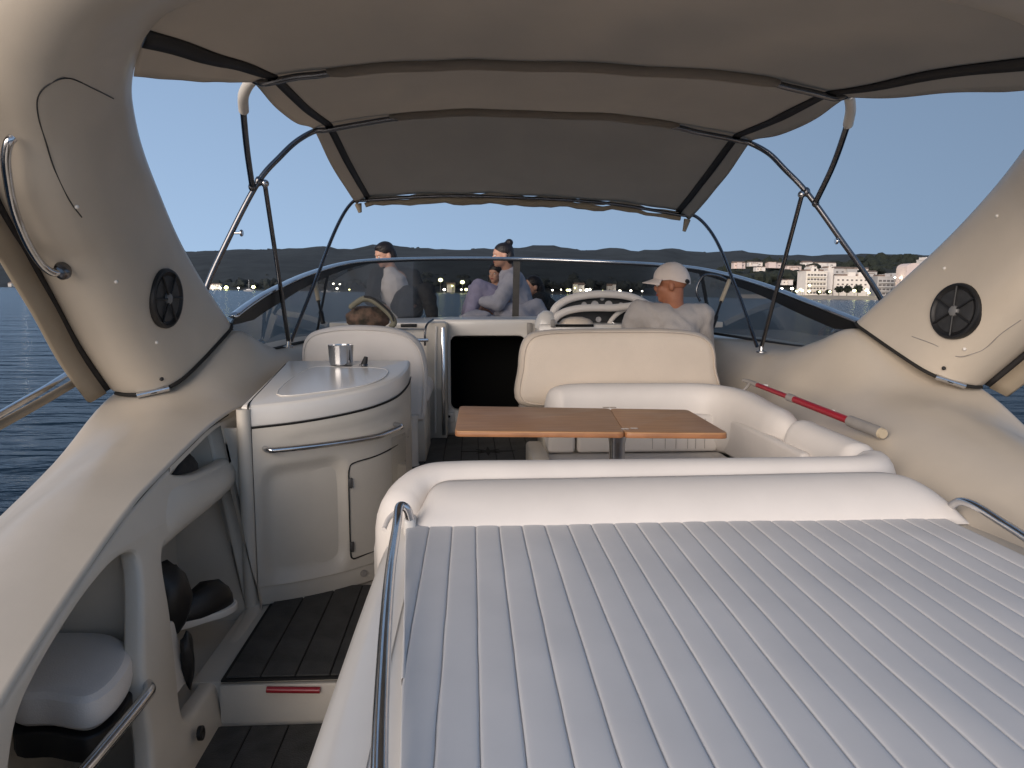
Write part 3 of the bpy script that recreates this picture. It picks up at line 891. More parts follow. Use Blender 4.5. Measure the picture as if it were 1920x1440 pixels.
# section of the moulding: s along the chord from front to rear edge, w bulge towards the cockpit
SEC_IN = [(0, 0), (.02, .022), (.07, .045), (.2, .075), (.4, .12), (.58, .155), (.70, .172), (.79, .168), (.87, .145), (.94, .10), (.985, .045), (1, 0)]
SEC_OUT = [(.99, -.05), (.93, -.085), (.8, -.10), (.5, -.11), (.2, -.10), (.06, -.075), (.01, -.035)]
def wk(i):
    d = abs((fe[i].x + re_[i].x) / 2 - XC)
    return .22 + .78 * max(0, min(1, (d - .9) / .75))
def wsec(s):
    return lerp_tab(SEC_IN, s)
def spt(i, s, w):
    return fe[i].lerp(re_[i], s) - AN[i] * (w * (wk(i) if w > 0 else 1))
NS = len(fe)
rows = [[spt(i, s, w) for s, w in SEC_IN + SEC_OUT] for i in range(NS)]
arch = thing('radar_arch', 'cream moulded arch spanning the cockpit with a speaker in each leg', 'arch', (XC, 3.4, 2.0))
shell = add('shell', grid(rows, close_u=True, cap=True), 'gelcoat', arch)
sharp(shell, 60)
def inner(i, s): return spt(i, s, wsec(s))
def face_pt(fi, s):
    i = max(0, min(NS - 2, int(fi))); f = fi - i
    return inner(i, s).lerp(inner(i + 1, s), f)
def face_at(u, v, side, bmax=50):
    """the spot on a leg's inner face seen in that direction"""
    best = None
    for a in range(0, 104):
        fi = a * .5 if side == 0 else NS - 1 - a * .5
        for b in range(1, bmax):
            q = px(face_pt(fi, b * .02)); e = (q[0] - u) ** 2 + (q[1] - v) ** 2
            if best is None or e < best[0]: best = (e, fi, b * .02)
    fi, s_ = best[1], best[2]
    c = face_pt(fi, s_)
    t1 = face_pt(min(fi + .6, NS - 1.01), s_) - face_pt(max(fi - .6, 0), s_); t2 = face_pt(fi, min(s_ + .04, .98)) - face_pt(fi, max(s_ - .04, .02))
    n = t1.cross(t2).normalized()
    if n.x * (XC - c.x) < 0: n = -n
    return c, n
for side in (0, 1):
    i0 = 0 if side == 0 else NS - 1
    # dark join at the foot of the leg
    ptsj = [spt(i0, s, w + .004) + Vector((0, 0, -.006)) for s, w in SEC_IN]
    tube('foot_join', ptsj, .008, 'seam', arch, 8, 3)
    q0, q1 = spt(i0, .80, .178), spt(i0, .955, .10)
    tube('hinge', [q0 + Vector((0, 0, -.006)), q1 + Vector((0, 0, -.006))], .013, 'steel', arch, 8)
    mp = spt(i0, .84, .17) + Vector((0, -.01, .045))
    add('hinge_bolt', ico(2, lambda c: mp + c * .009), 'black', arch)
    # speaker
    c, n = face_at(308, 560, 0) if side == 0 else face_at(1793, 583, 1)
    spk = lathe('speaker', [(.0, -.02), (.122, -.02), (.124, .004), (.120, .012), (.111, .014), (.106, .008), (.10, .0035), (0, .0035)], c + n * .006, 'black', arch, n, 36)
    lathe('cone', [(.0, .0), (.095, .0), (.094, .007), (.08, .009), (.04, .0055), (0, .005)], c + n * .006, 'speaker_cone', spk, n, 32)
    lathe('hub', [(.0, .0), (.024, .0), (.023, .014), (.018, .018), (0, .019)], c + n * .006, 'speaker_hub', spk, n, 20)
    e1 = n.orthogonal().normalized(); e2 = n.cross(e1)
    for k in range(6):
        a = k * pi / 3 + .3
        d = e1 * cos(a) + e2 * sin(a)
        tube('spoke', [c + n * .020 + d * .02, c + n * .020 + d * .06, c + n * .019 + d * .108], .0045, 'black', spk, 6)
    # shallow panel line on the inner face, with its screw caps
    if side == 0:
        pl = [(212, 186), (175, 164), (130, 148), (95, 156), (76, 182), (73, 215), (85, 265), (105, 320), (130, 372), (150, 410)]
        caps_ = [(143, 386), (220, 530), (292, 643)]
    else:
        pl = [(1712, 628), (1750, 650), (1795, 668), (1825, 664), (1850, 648), (1880, 622), (1912, 596)]
        caps_ = [(1770, 507), (1869, 409), (1810, 658)]
    tube('panel_line', [face_at(u, v, side)[0] for u, v in pl], .0022, 'speaker_cone' if side == 0 else 'grey_plastic', arch, 6, 6)
    for u, v in caps_:
        cc = face_at(u, v, side)[0]
        add('screw_cap', ico(2, lambda c_: cc + c_ * .008), 'gelcoat_white', arch)
    # canvas hanging outside the leg
    rows, rows2 = [], []
    for i in range(0, 44, 1):
        j = i if side == 0 else NS - 1 - i
        n_ = AN[j]; w = (re_[j] - fe[j]).normalized()
        base = re_[j] + w * .045 + n_ * .03
        wob = .002 * sin(i * .5)
        rows.append([base + w * (-.02 + wob) + n_ * -.012, base + w * (.055 + wob) + n_ * -.012, base + w * (.06 + wob) + n_ * .004, base + w * (.055 + wob) + n_ * .02, base + w * -.02 + n_ * .02])
        base = re_[j] + n_ * .03
        rows2.append([base + w * -.03 + n_ * -.0, base + w * .03 + n_ * -.0, base + w * .03 + n_ * .03, base + w * -.03 + n_ * .03])
    add('canvas_flap', grid(rows, close_u=True, cap=True), 'canvas_edge', arch)
    add('flap_gap', grid(rows2, close_u=True, cap=True), 'zip', arch)  # black strip put in as the shade of the gap between leg and canvas
# stainless grab rail on the port leg
gp = []
for u, v, o in ((116, 508, .0), (100, 511, .045), (78, 496, .06), (55, 462, .06), (36, 420, .06), (22, 375, .06), (14, 330, .06), (11, 295, .055), (16, 268, .03), (24, 258, .0)):
    c, n = face_at(u, v, 0, 45)
    t_ = c + n * o
    gp.append(P(u, v, Y=t_.y))
tube('grab_rail', gp, .0135, 'steel', arch, 12, 6)
c = gp[0]
lathe('rail_foot', [(.0, 0), (.032, 0), (.03, .012), (.016, .02), (0, .02)], c, 'steel_dark', arch, (.9, -.4, .1), 16)

# ------------------------------------------------------------------ bimini
bim = thing('bimini_top', 'brown canvas bimini top stretched over steel bows above the cockpit', 'canopy', (XC, 4.0, 2.2))
# stations: Y, left edge, right edge, centre height
def bst(y, l, r, c, ye=None):
    ye = ye or y
    a, b, m = P(l[0], l[1], Y=ye), P(r[0], r[1], Y=ye), P(c[0], c[1], Y=y)
    return (y, a, b, m.z)
BS = [bst(2.34, (240, 122), (1922, 176), (1100, -6), 2.80), bst(2.8, (352, 135), (1760, 190), (1050, 62), 3.05), bst(3.3, (474, 148), (1590, 176), (1000, 118)),
      bst(4.2, (588, 238), (1408, 260), (1000, 207)), bst(5.30, (668, 370), (1292, 400), (985, 366))]
def canopy_row(y):
    for a, b in zip(BS, BS[1:]):
        if y <= b[0] + 1e-6:
            t = (y - a[0]) / (b[0] - a[0]); sag = (.022 if a[0] > 3 else .01) * sin(pi * t)
            return (a[1].lerp(b[1], t), a[2].lerp(b[2], t), a[3] + (b[3] - a[3]) * t, sag)
NB = 40
AI = [p + Vector((0, .035, .02)) for p in fe[36:NS - 36]]
def arch_row(f):
    x = AI[0].x + (AI[-1].x - AI[0].x) * (f + 1) / 2
    for a, b in zip(AI, AI[1:]):
        if x <= b.x + 1e-9: return a.lerp(b, max(0, min(1, (x - a.x) / max(1e-6, b.x - a.x))))
    return AI[-1]
def canopy_pt(y, f, dz=0.0):
    if y < 3.2999:
        t = (y - 2.34) / .96
        p = arch_row(f).lerp(canopy_pt(3.3, f), t)
        return p + Vector((0, 0, dz + .035 * sin(pi * t) * (1 - f ** 4) - .022 * noise.noise(Vector((f * 3.2, y * 1.4, 1))) * sin(pi * t) - .008 * (1 - abs(noise.noise(Vector((f * 6 - y * 2, y * 1.2, 3))) * 2)) * sin(pi * t)))
    l, r, c, sag = canopy_row(y)
    e = l.lerp(r, (f + 1) / 2)
    zc = e.z + (c - (l.z + r.z) / 2) * (1 - abs(f) ** 2.4)
    wr = .009 * noise.noise(Vector((f * 5, y * 1.6, 1))) + .005 * (1 - abs(noise.noise(Vector((f * 7 + y * 2, y * 1.1 - f, 7))) * 2)) * abs(sin(pi * (y - 3.3) / (.9 if y < 4.2 else 1.1)))
    z = zc - sag * (1 - f ** 4) - wr + dz
    if abs(f) > .93: z -= (.05 - .036 * (math.exp(-((y - 4.2) / .22) ** 2) + math.exp(-((y - 3.3) / .2) ** 2))) * ((abs(f) - .93) / .07) ** 1.2
    return Vector((e.x, y + (e.y - y) * abs(f) ** 2.2, z))
ys = [2.34 + (5.30 - 2.34) * i / 60 for i in range(61)]
def panel_mesh(y0, y1, fs):
    yy = [y0 + (y1 - y0) * i / 22 for i in range(23)]
    up = [[canopy_pt(y, f) for f in fs] for y in yy]
    dn = [[canopy_pt(y, f, .006) for f in reversed(fs)] for y in yy]
    return grid([a + b for a, b in zip(up, dn)], close_u=True, cap=True)
fs = [-1 + 2 * k / NB for k in range(NB + 1)]
fs = [-1, -.985, -.965, -.945, -.93, -.91] + [f for f in fs if abs(f) < .905] + [.91, .93, .945, .965, .985, 1]
for y0, y1 in ((2.34, 3.297), (3.303, 4.197), (4.203, 5.30)):
    cp = add('canvas_panel', panel_mesh(y0, y1, fs), 'canvas', bim)
for s in (-1, 1):
    # black zip along the edge
    rows = []
    for y in ys:
        r = []
        for f, dz in ((.915, -.002), (.93, -.004), (.945, -.002), (.945, -.010), (.93, -.012), (.915, -.010)):
            r.append(canopy_pt(y, s * f, dz - .002))
        rows.append(r)
    add('zip', grid(rows, close_u=True, cap=True), 'zip', bim)
# rolled front edge and the tabs at its ends
for k, (dr, dz, mt) in enumerate(((.016, -.012, 'canvas'), (.026, -.045, 'canvas_edge'))):
    pts = [canopy_pt(5.30, -0.95 + 1.9 * i / 36) + Vector((0, .012 * k, dz + .005 * sin(i * .9) + .004 * sin(i * 2.3))) for i in range(37)]
    rad = [dr * (.55 + .45 * sin(pi * min(1, i / 36 * 1.1 + .05)) + .12 * sin(i * 1.3)) for i in range(37)]
    tube('rolled_edge', pts, [max(.008, r) for r in rad], mt, bim, 10)
for f, du in ((-.99, (.012, -.062)), (.99, (-.02, -.085))):
    a = canopy_pt(5.30, f)
    tube('corner_tab', [a + Vector((0, 0, -.005)), a + Vector((du[0], 0, du[1]))], [.024, .012], 'canvas_edge', bim, 8)
# sleeves where the bows run through the canvas
for y, f0 in ((3.3, .76), (4.2, .66)):
    pts = [canopy_pt(y, -f0 + 2 * f0 * i / 30, -.012) for i in range(31)]
    tube('bow_sleeve', pts, [.016] + [.024] * 29 + [.016], 'canvas', bim, 10)
# bows
def under(y, f): return canopy_pt(y, f, -.018)
JL, JR = P(485, 340, Y=4.02), P(1512, 360, Y=4.02)
ML, MR = P(384, 548, Y=3.93), P(1656, 568, Y=3.93)
main = [ML + Vector((-.03, -.03, -.22)), ML, P(432, 440, Y=3.97), JL, P(526, 293, Y=4.08), P(556, 265, Y=4.14)] + \
       [canopy_pt(4.2, f, d_) for f, d_ in ((-1, -.010), (-.95, -.024), (-.88, -.028), (-.75, -.026), (-.62, -.020), (-.3, -.012), (0, -.012), (.3, -.012), (.62, -.020), (.75, -.026), (.88, -.028), (.95, -.024), (1, -.010))] + \
       [P(1442, 288, Y=4.14), P(1472, 318, Y=4.08), JR, P(1570, 440, Y=3.97), MR, MR + Vector((.03, -.03, -.22))]
tube('bow', main, .0145, 'steel_dark', bim, 12, 6)
KL, KR = P(473, 350, Y=4.0), P(1529, 380, Y=4.0)
SL, SR = P(456, 207, Y=3.52), P(1588, 236, Y=3.52)
rear = [KL, P(463, 280, Y=3.76), SL, P(456, 182, Y=3.42), P(470, 152, Y=3.32)] + [under(3.3, -.96), under(3.3, -.86), under(3.3, -.78)] + [canopy_pt(3.3, -.7 + .1 * k_, -.008) for k_ in range(15)] + [under(3.3, .78), under(3.3, .86), under(3.3, .96)] + \
       [P(1594, 178, Y=3.32), P(1595, 205, Y=3.42), SR, P(1562, 310, Y=3.76), KR]
tube('bow', rear, .0145, 'steel_dark', bim, 12, 6)
tube('bow_padding', [P(457, 207, Y=3.52), P(456, 182, Y=3.42), P(463, 163, Y=3.36), P(474, 149, Y=3.31)], .0225, 'sleeve', bim, 12, 6)
tube('bow_padding', [P(1590, 234, Y=3.52), P(1595, 205, Y=3.42), P(1592, 178, Y=3.32)], .0225, 'sleeve', bim, 12, 6)
DL, DR = P(541, 640, Y=4.45), P(1428, 650, Y=4.45)
front = [DL + Vector((.01, .02, 0)), P(570, 580, Y=4.6), P(596, 515, Y=4.78), P(625, 440, Y=4.98), P(648, 395, Y=5.14), P(668, 374, Y=5.26)] + [under(5.29, -.95), under(5.29, -.5), under(5.29, 0), under(5.29, .5), under(5.29, .95)] + \
        [P(1303, 405, Y=5.26), P(1328, 428, Y=5.16), P(1350, 465, Y=5.02), P(1374, 525, Y=4.85), P(1388, 560, Y=4.75), DR + Vector((-.02, .02, 0))]
tube('bow', front, .011, 'steel_dark', bim, 12, 6)
for (J, D, ext) in ((P(497, 348, Y=4.03), DL, 0), (P(1503, 368, Y=4.03), DR, 0)):
    tube('strut', [J, J.lerp(D, .5), D], .012, 'steel_dark', bim, 12)
    lathe('deck_mount', [(.0, 0), (.03, 0), (.03, .008), (.014, .012), (.013, .05), (0, .052)], D + Vector((0, 0, -.035)), 'steel', bim, (0, 0, 1), 14)
    add('clamp', ico(2, lambda c: J + Vector((0, 0, .01)) + c * .021), 'steel', bim)
for K in (KL, KR, JL, JR):
    add('clamp', ico(2, lambda c: K + Vector((c.x * .02, c.y * .02, c.z * .026))), 'steel_dark', bim)
for (a, d) in ((P(440, 437, Y=3.965), 1), (P(1580, 452, Y=3.965), -1)):
    kn = tube('pin', [a, a + Vector((d * .03, -.005, 0))], .006, 'steel', bim, 8)
    lathe('knob', [(0, 0), (.016, 0), (.018, .006), (.014, .012), (0, .012)], a + Vector((d * .03, -.005, 0)), 'steel', bim, (d, 0, 0), 14)

# ------------------------------------------------------------------ windscreen
mat('stay_dark', (.075, .068, .06), .5, var=.2, vscale=20)
ws = thing('windscreen', 'low wraparound windscreen of smoked panes under a pale metal rail', 'windscreen', (XC, 5.6, 2.12))
rp = [(1618, 607, 3.80), (1570, 588, 4.02), (1516, 567, 4.3), (1415, 530, 4.9), (1312, 505, 5.5), (1205, 495, 6.0), (1085, 490, 6.35), (969, 486, 6.5), (858, 485, 6.38), (749, 487, 6.02), (658, 493, 5.5), (580, 514, 4.9), (511, 545, 4.3), (470, 570, 4.02), (438, 594, 3.80)]
top_ = [P(u, v, Y=y) for u, v, y in rp]
def base_of(p, y):
    f = max(0, min(1, (y - 3.8) / 2.7))
    out = Vector((p.x - XC, (y - 4.6) * .6 if y > 4.6 else 0, 0))
    o = out.normalized() * (.03 + .16 * f)
    zb = lerp_tab([(3.8, 2.27), (4.02, 2.20), (4.3, 2.125), (4.9, 2.12), (5.5, 2.14), (6.0, 2.17), (6.35, 2.20), (6.5, 2.21)], y)
    return Vector((p.x + o.x, p.y + o.y, zb))
base_ = [base_of(p, r[2]) for p, r in zip(top_, rp)]
T_, B_ = cm(top_, 8), cm(base_, 8)
NT = len(T_)
rows = []
for i in range(NT):
    t = T_[min(i + 1, NT - 1)] - T_[max(i - 1, 0)]; t.normalize()
    n = t.cross(Vector((0, 0, 1))).normalized()
    w, h = .026, .013
    rows.append([T_[i] + n * (w * cos(a)) + Vector((0, 0, h * sin(a) + .004)) for a in (2 * pi * k / 12 for k in range(12))])
add('top_rail', grid(rows, close_u=True, cap=True), 'steel', ws)
cuts = [0, 32, 56, 84, NT - 1]
for a, b in zip(cuts, cuts[1:]):
    rows = [[B_[i].lerp(T_[i], t) + (Vector((0, 0, 0))) for t in (0, .25, .5, .75, 1)] for i in range(a, b + 1)]
    add('pane', grid(rows), 'tinted_glass', ws)
for c in cuts[1:-1]:
    w = .028 if c == 56 else .014
    d = (T_[c + 1] - T_[c - 1]).normalized()
    rows = [[p + d * (x * w) + q for x, q in ((-1, Vector((0, -.012, 0))), (1, Vector((0, -.012, 0))), (1, Vector((0, .012, 0))), (-1, Vector((0, .012, 0))))] for p in (B_[c], B_[c].lerp(T_[c], .5), T_[c])]
    sharp(add('mullion', grid(rows, close_u=True, cap=True), 'stay_dark' if c == 56 else 'rubber', ws), 30)
rows = []
for i in range(NT):     # black inner gasket below the rail, deepest along the sides
    y = T_[i].y
    h = lerp_tab([(3.8, .035), (4.05, .085), (4.5, .075), (5.1, .05), (5.7, .012), (6.5, .008)], y)
    dn = (B_[i] - T_[i]).normalized()
    nin = Vector((XC - T_[i].x, (4.6 - y) * .6 if y > 4.6 else 0, 0)).normalized()
    rows.append([T_[i] + nin * .02 + dn * .008, T_[i] + nin * .02 + dn * (.008 + h), T_[i] + nin * .008 + dn * (.008 + h), T_[i] + nin * .008 + dn * .008])
sharp(add('gasket', grid(rows, close_u=True, cap=True), 'black', ws), 30)
tube('sill_seal', [p + Vector((0, 0, .004)) for p in B_], .010, 'rubber', ws, 6)
for (a, b, c) in ((P(590, 526, Y=4.95), P(597, 564, Y=4.9), P(606, 606, Y=4.85)), (P(1368, 525, Y=4.95), P(1352, 565, Y=4.9), P(1333, 622, Y=4.85))):
    tube('stay', [a, b], .014, 'tan_plastic', ws, 10)
    tube('stay_cover', [b, b.lerp(c, .45), b.lerp(c, .5), c], [.008, .008, .016, .014], 'black', ws, 10)
# opening side vent with a chrome edge on the starboard pane
vp = [P(u, v, Y=5.15) for u, v in ((1313, 565), (1306, 548), (1310, 530), (1322, 516), (1345, 517), (1362, 524))]
tube('vent_frame', vp, .009, 'steel_dark', ws, 8, 5)

# ------------------------------------------------------------------ dash, bulkhead and companionway
BY = 5.22
bulk = thing('companionway', 'cream bulkhead with an open black companionway to the cabin', 'bulkhead', (.05, BY, HELM))
opn = rrect(P(845, 700, Y=BY).x, P(985, 700, Y=BY).x, P(900, 768, Y=BY).z, P(900, 630, Y=BY).z, .045)
ztop = P(900, 599, Y=BY).z
xl, xr = P(806, 700, Y=BY).x, P(1010, 700, Y=BY).x
plate('frame', rrect(xl, xr, HELM - .006, ztop, (.01, .01, .03, .03)), [opn], .035, .014, lambda a, b, w: Vector((a, BY + .03 + w, b)), 'gelcoat_white', bulk)
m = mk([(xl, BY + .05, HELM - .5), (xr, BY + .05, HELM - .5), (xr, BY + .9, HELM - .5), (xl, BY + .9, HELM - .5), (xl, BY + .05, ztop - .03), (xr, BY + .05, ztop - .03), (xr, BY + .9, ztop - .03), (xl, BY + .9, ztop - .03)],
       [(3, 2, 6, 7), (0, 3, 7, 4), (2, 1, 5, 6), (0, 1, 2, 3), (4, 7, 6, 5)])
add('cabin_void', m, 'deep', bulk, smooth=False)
# jamb with a sliding track on the port side
jx0, jx1 = P(800, 700, Y=BY - .22).x, P(838, 700, Y=BY - .22).x
box('jamb', jx0, jx1, BY - .22, BY - .008, HELM, ztop - .01, 'gelcoat_liner', bulk, .018)
box('door_track', jx1 - .035, jx1 - .012, BY - .232, BY - .222, HELM + .03, ztop - .04, 'steel', bulk, .003)
tube('bead', [P(816, 812, Y=BY - .225), P(816, 700, Y=BY - .225), P(818, 612, Y=BY - .225)], .008, 'gelcoat_white', bulk, 8)
box('latch', P(836, 700, Y=BY - .02).x, P(852, 700, Y=BY - .02).x, BY - .03, BY - .012, P(840, 790, Y=BY).z, P(840, 772, Y=BY).z, 'gelcoat_white', bulk, .004)
lathe('lock', [(0, 0), (.009, 0), (.008, .004), (0, .004)], P(842, 781, Y=BY - .03), 'black', bulk, (0, -1, 0), 10)
# dash shelf under the screen
dz = ztop - .015
dash_out = [(p.x, p.y) for p in [B_[i] + (Vector((XC, 4.8, 0)) - Vector((B_[i].x, B_[i].y, 0))) * .02 for i in range(30, 83, 2)]]
dout = dash_out + [(XC - 1.20, BY + .06), (XC + 1.20, BY + .06)]
plate('dash_shelf', dout, [], .02, .006, lambda a, b, w: Vector((a, b, dz - .03 + w)), 'gelcoat_white', bulk)
sl = plate('dash_front', [(XC - 1.2, HELM), (xl + .005, HELM), (xl + .005, dz - .052), (XC - 1.2, dz - .052)], [], .02, .008, lambda a, b, w: Vector((a, BY + .04 + w, b)), 'gelcoat_white', bulk)
box('dash_front', xr - .005, XC + 1.2, BY + .022, BY + .06, HELM, dz - .052, 'gelcoat_white', bulk, .008)
# port dash edge: pale lip, dark locker slot, steel trim
box('dash_lip', P(735, 600, Y=BY).x, P(808, 600, Y=BY).x, BY - .02, BY + .04, dz - .045, dz - .006, 'gelcoat_white', bulk, .01)
box('locker_slot', P(752, 608, Y=BY).x, P(782, 608, Y=BY).x, BY - .026, BY - .018, P(760, 613, Y=BY).z, P(760, 607, Y=BY).z, 'black', bulk, .002)
tube('trim', [P(797, 648, Y=BY - .3), P(797, 622, Y=BY - .3), P(801, 608, Y=BY - .27), P(812, 599, Y=BY - .2)], .007, 'steel_dark', bulk, 8, 5)
box('trim_clip', P(988, 600, Y=BY - .02).x, P(997, 600, Y=BY - .02).x, BY - .05, BY - .012, P(990, 628, Y=BY).z, P(990, 605, Y=BY).z, 'grey_plastic', bulk, .004)

# helm console
HY = 5.12
con = thing('helm_console', 'cream helm console with black gauge panel under twin white hoods', 'console', (P(1120, 600, Y=HY).x, HY, 2.0))
pn = [P(u, v, Y=HY + .10) for u, v in ((1040, 612), (1042, 590), (1058, 572), (1085, 560), (1130, 556), (1180, 562), (1215, 578), (1225, 612))]
plate('gauge_panel', [(p.x, p.z) for p in cm(pn, 4)], [], .02, .006, lambda a, b, w: Vector((a, HY + .10 + w, b)), 'black', con)
for (u, v, r) in ((1095, 571, .018), (1115, 571, .026), (1141, 571, .026), (1164, 572, .018), (1129, 560, .014), (1122, 599, .019), (1180, 573, .018)):
    c = P(u, v, Y=HY + .075)
    g = lathe('gauge', [(0, 0), (r, 0), (r, .008), (r * .86, .010), (r * .84, .006), (0, .006)], c, 'gauge', con, (0, -1, 0), 20)
def hood(nm, px, y, r):
    tube(nm, [P(u, v, Y=yy) for (u, v), yy in zip(px, y)], r, 'vinyl', con, 14, 6)
hood('hood', [(1036, 600), (1040, 580), (1056, 566), (1080, 557), (1115, 552), (1150, 552), (1180, 556), (1205, 566), (1228, 582), (1236, 600)], [HY + .0] * 10, [.026] * 55)
hood('hood', [(1032, 608), (1046, 592), (1064, 583), (1090, 578), (1120, 577), (1150, 577), (1180, 574), (1205, 570), (1230, 575)], [HY - .12] * 9, [.024] * 49)
a = P(1052, 606, Y=HY - .1); b = P(1118, 606, Y=HY - .1)
lathe('compass_pod', [(.12, 0), (.115, .02), (.09, .045), (.04, .06), (0, .062)], (a + b) / 2 + Vector((-.01, .05, -.02)), 'vinyl_cream', con, (0, 0, 1), 24)
box('console_top', P(1005, 610, Y=HY).x, P(1240, 610, Y=HY).x, HY - .2, HY + .085, 2.02, P(1100, 608, Y=HY - .2).z, 'gelcoat_white', con, .015)
box('chart_slot', P(1042, 615, Y=HY - .21).x, P(1113, 615, Y=HY - .21).x, HY - .212, HY - .203, P(1080, 613, Y=HY - .21).z, P(1080, 608, Y=HY - .21).z, 'deep', con, .001)
lathe('hood_end', [(0, 0), (.07, .0), (.075, .04), (.06, .09), (.03, .12), (0, .125)], P(1022, 615, Y=HY - .1) + Vector((0, 0, -.01)), 'gelcoat_white', con, (.15, 0, 1), 20)
box('throttle_base', P(1032, 610, Y=HY - .2).x, P(1040, 610, Y=HY - .2).x, HY - .235, HY - .2, P(1035, 613, Y=HY - .2).z, P(1035, 599, Y=HY - .2).z, 'grey_plastic', con, .004)

# steering wheel
wc = P(1176, 616, Y=4.97)
wheel = thing('steering_wheel', 'white rimmed steering wheel with steel spokes beside the driver', 'wheel', wc)
ax = Vector((-.62, -.62, .48)).normalized(); e1 = Vector((0, 0, 1)).cross(ax).normalized(); e2 = ax.cross(e1)
tube('rim', [wc + (e1 * cos(t) + e2 * sin(t)) * .155 for t in (2 * pi * k / 36 for k in range(36))], .0155, 'vinyl', wheel, 12, closed=True)
hubc = wc - ax * .05
lathe('hub', [(0, .03), (.035, .025), (.04, 0), (.03, -.08), (0, -.08)], hubc, 'steel', wheel, ax, 18)
for k in range(5):
    t = pi / 2 + 2 * pi * k / 5
    d = e1 * cos(t) + e2 * sin(t)
    tube('spoke', [hubc + d * .03 + ax * .012, wc + d * .10 - ax * .015, wc + d * .15], .006, 'steel', wheel, 8, 4)

# ------------------------------------------------------------------ seats at the helm
def back(name, px, y, thick, bev, mt, parent, lean=.0):
    pts = [(P(u, v, Y=y).x, P(u, v, Y=y).z) for u, v in px]
    pts = [(p.x, p.y) for p in cm([Vector((a, b, 0)) for a, b in pts], 5, True)]
    z0 = min(p[1] for p in pts)
    cx_, cz_ = sum(p[0] for p in pts) / len(pts), sum(p[1] for p in pts) / len(pts)
    tube('piping', [Vector((cx_ + (a - cx_) * .955, y + .006 + lean * (b - z0), cz_ + (b - cz_) * .915)) for a, b in pts], .0032, mt, parent, 6, closed=True)
    return plate(name, pts, [], thick / 2, bev, lambda a, b, w: Vector((a, y + thick / 2 + w + lean * (b - z0), b)), mt, parent, 60)
hs = thing('helm_bench', 'wide cream padded helm seat in front of the dinette', 'seat', (.82, 4.5, HELM))
back('backrest', [(974, 760), (973, 690), (978, 650), (992, 629), (1018, 621), (1070, 618), (1160, 617), (1240, 617), (1295, 621), (1325, 630), (1343, 650), (1348, 690), (1348, 760), (1200, 766), (1080, 766)], 4.30, .17, .06, 'vinyl_cream', hs, -.04)
for u in (1062, 1203):
    tube('back_seam', [P(u, 760, Y=4.296), P(u, 700, Y=4.296), P(u, 640, Y=4.30)], .0015, 'vinyl_cream', hs, 6)
box('seat_cushion', .30, 1.38, 4.46, 4.95, 1.62, 1.75, 'vinyl_cream', hs, .05, 4)
box('pedestal', .42, 1.30, 4.50, 4.85, HELM, 1.62, 'gelcoat_liner', hs, .02)
ls = thing('companion_seat', 'cream padded companion seat behind the wet bar', 'seat', (-.58, 4.45, HELM))
back('backrest', [(566, 700), (564, 660), (572, 634), (592, 620), (635, 612), (685, 611), (735, 616), (772, 630), (792, 656), (800, 700), (798, 760), (795, 786), (780, 792), (690, 792), (570, 790)], 4.25, .17, .05, 'vinyl', ls, -.04)
box('seat_cushion', -.90, -.24, 4.41, 4.90, 1.80, 1.92, 'vinyl', ls, .05, 4)
box('pedestal', -.43, -.26, 4.30, 4.80, HELM, 1.80, 'gelcoat_liner', ls, .02)
lathe('column', [(.045, 0), (.055, .01), (.05, .02), (.05, .26), (.055, .29), (0, .29)], (P(768, 865, Y=4.22).x, 4.22, HELM), 'gelcoat_white', ls, (0, 0, 1), 20)
box('grab_bar', P(688, 600, Y=4.3).x, P(800, 600, Y=4.3).x, 4.44, 4.46, 2.16, 2.18, 'steel', ls, .005)

# ------------------------------------------------------------------ wet bar cabinet on the port side
wb = thing('wet_bar', 'cream wet bar cabinet with curved front, steel rail and lift up lid', 'cabinet', (-.6, 3.4, SOLE))
fp = cm([Vector(p) for p in ((-.885, 3.10, 0), (-.72, 3.165, 0), (-.56, 3.265, 0), (-.43, 3.39, 0), (-.345, 3.55, 0), (-.31, 3.75, 0), (-.31, 3.92, 0))], 6)
NFP = len(fp)
def lid_z(y): return 1.985 + (y - 3.1) * .135
def cab(t, z, off=0.0):
    """point on the front: t 0..1 along it"""
    x = t * (NFP - 1); i = min(int(x), NFP - 2); f = x - i
    p = fp[i].lerp(fp[i + 1], f); d = (fp[i + 1] - fp[i]).normalized()
    n = Vector((d.y, -d.x, 0))
    return Vector((p.x, p.y, z)) + n * off
# front with a moulded hollow
rows = []
zs = [SOLE + .085 + i * (1.925 - SOLE - .085) / 40 for i in range(41)]
def body_z(t, z): return z + (z - SOLE - .085) / (1.925 - SOLE - .085) * (lid_z(cab(t, z).y) - .087 - 1.925)
for z in zs:
    r = []
    for k in range(61):
        t = k / 60
        u_, v_ = (t - .19) / .15, (z - 1.50) / .235
        dd = max(abs(u_), abs(v_)); q4 = (abs(u_) ** 6 + abs(v_) ** 6) ** (1 / 6)
        rec = -.034 * max(0, min(1, (1.12 - q4) / .22)) ** .8
        rec2 = 0
        uu, vv = (t - .42) / .30, (z - 1.845) / .03
        q5 = (abs(uu) ** 6 + abs(vv) ** 6) ** (1 / 6)
        rec2 = -.008 * max(0, min(1, (1.15 - q5) / .3))
        r.append(cab(t, body_z(t, z), rec + rec2))
    rows.append(r)
body = add('body_front', grid(rows), 'gelcoat_liner', wb)
tb = [(p.x, p.y) for p in fp] + [(-.93, 3.92), (-.93, 3.12)]
plate('body_core', [(-.62 + (a + .62) * .93, 3.6 + (b - 3.6) * .90) for a, b in tb], [], (1.92 - SOLE) / 2, 0, lambda a, b, w: Vector((a, b, (1.92 + SOLE) / 2 + w)), 'gelcoat_liner', wb)
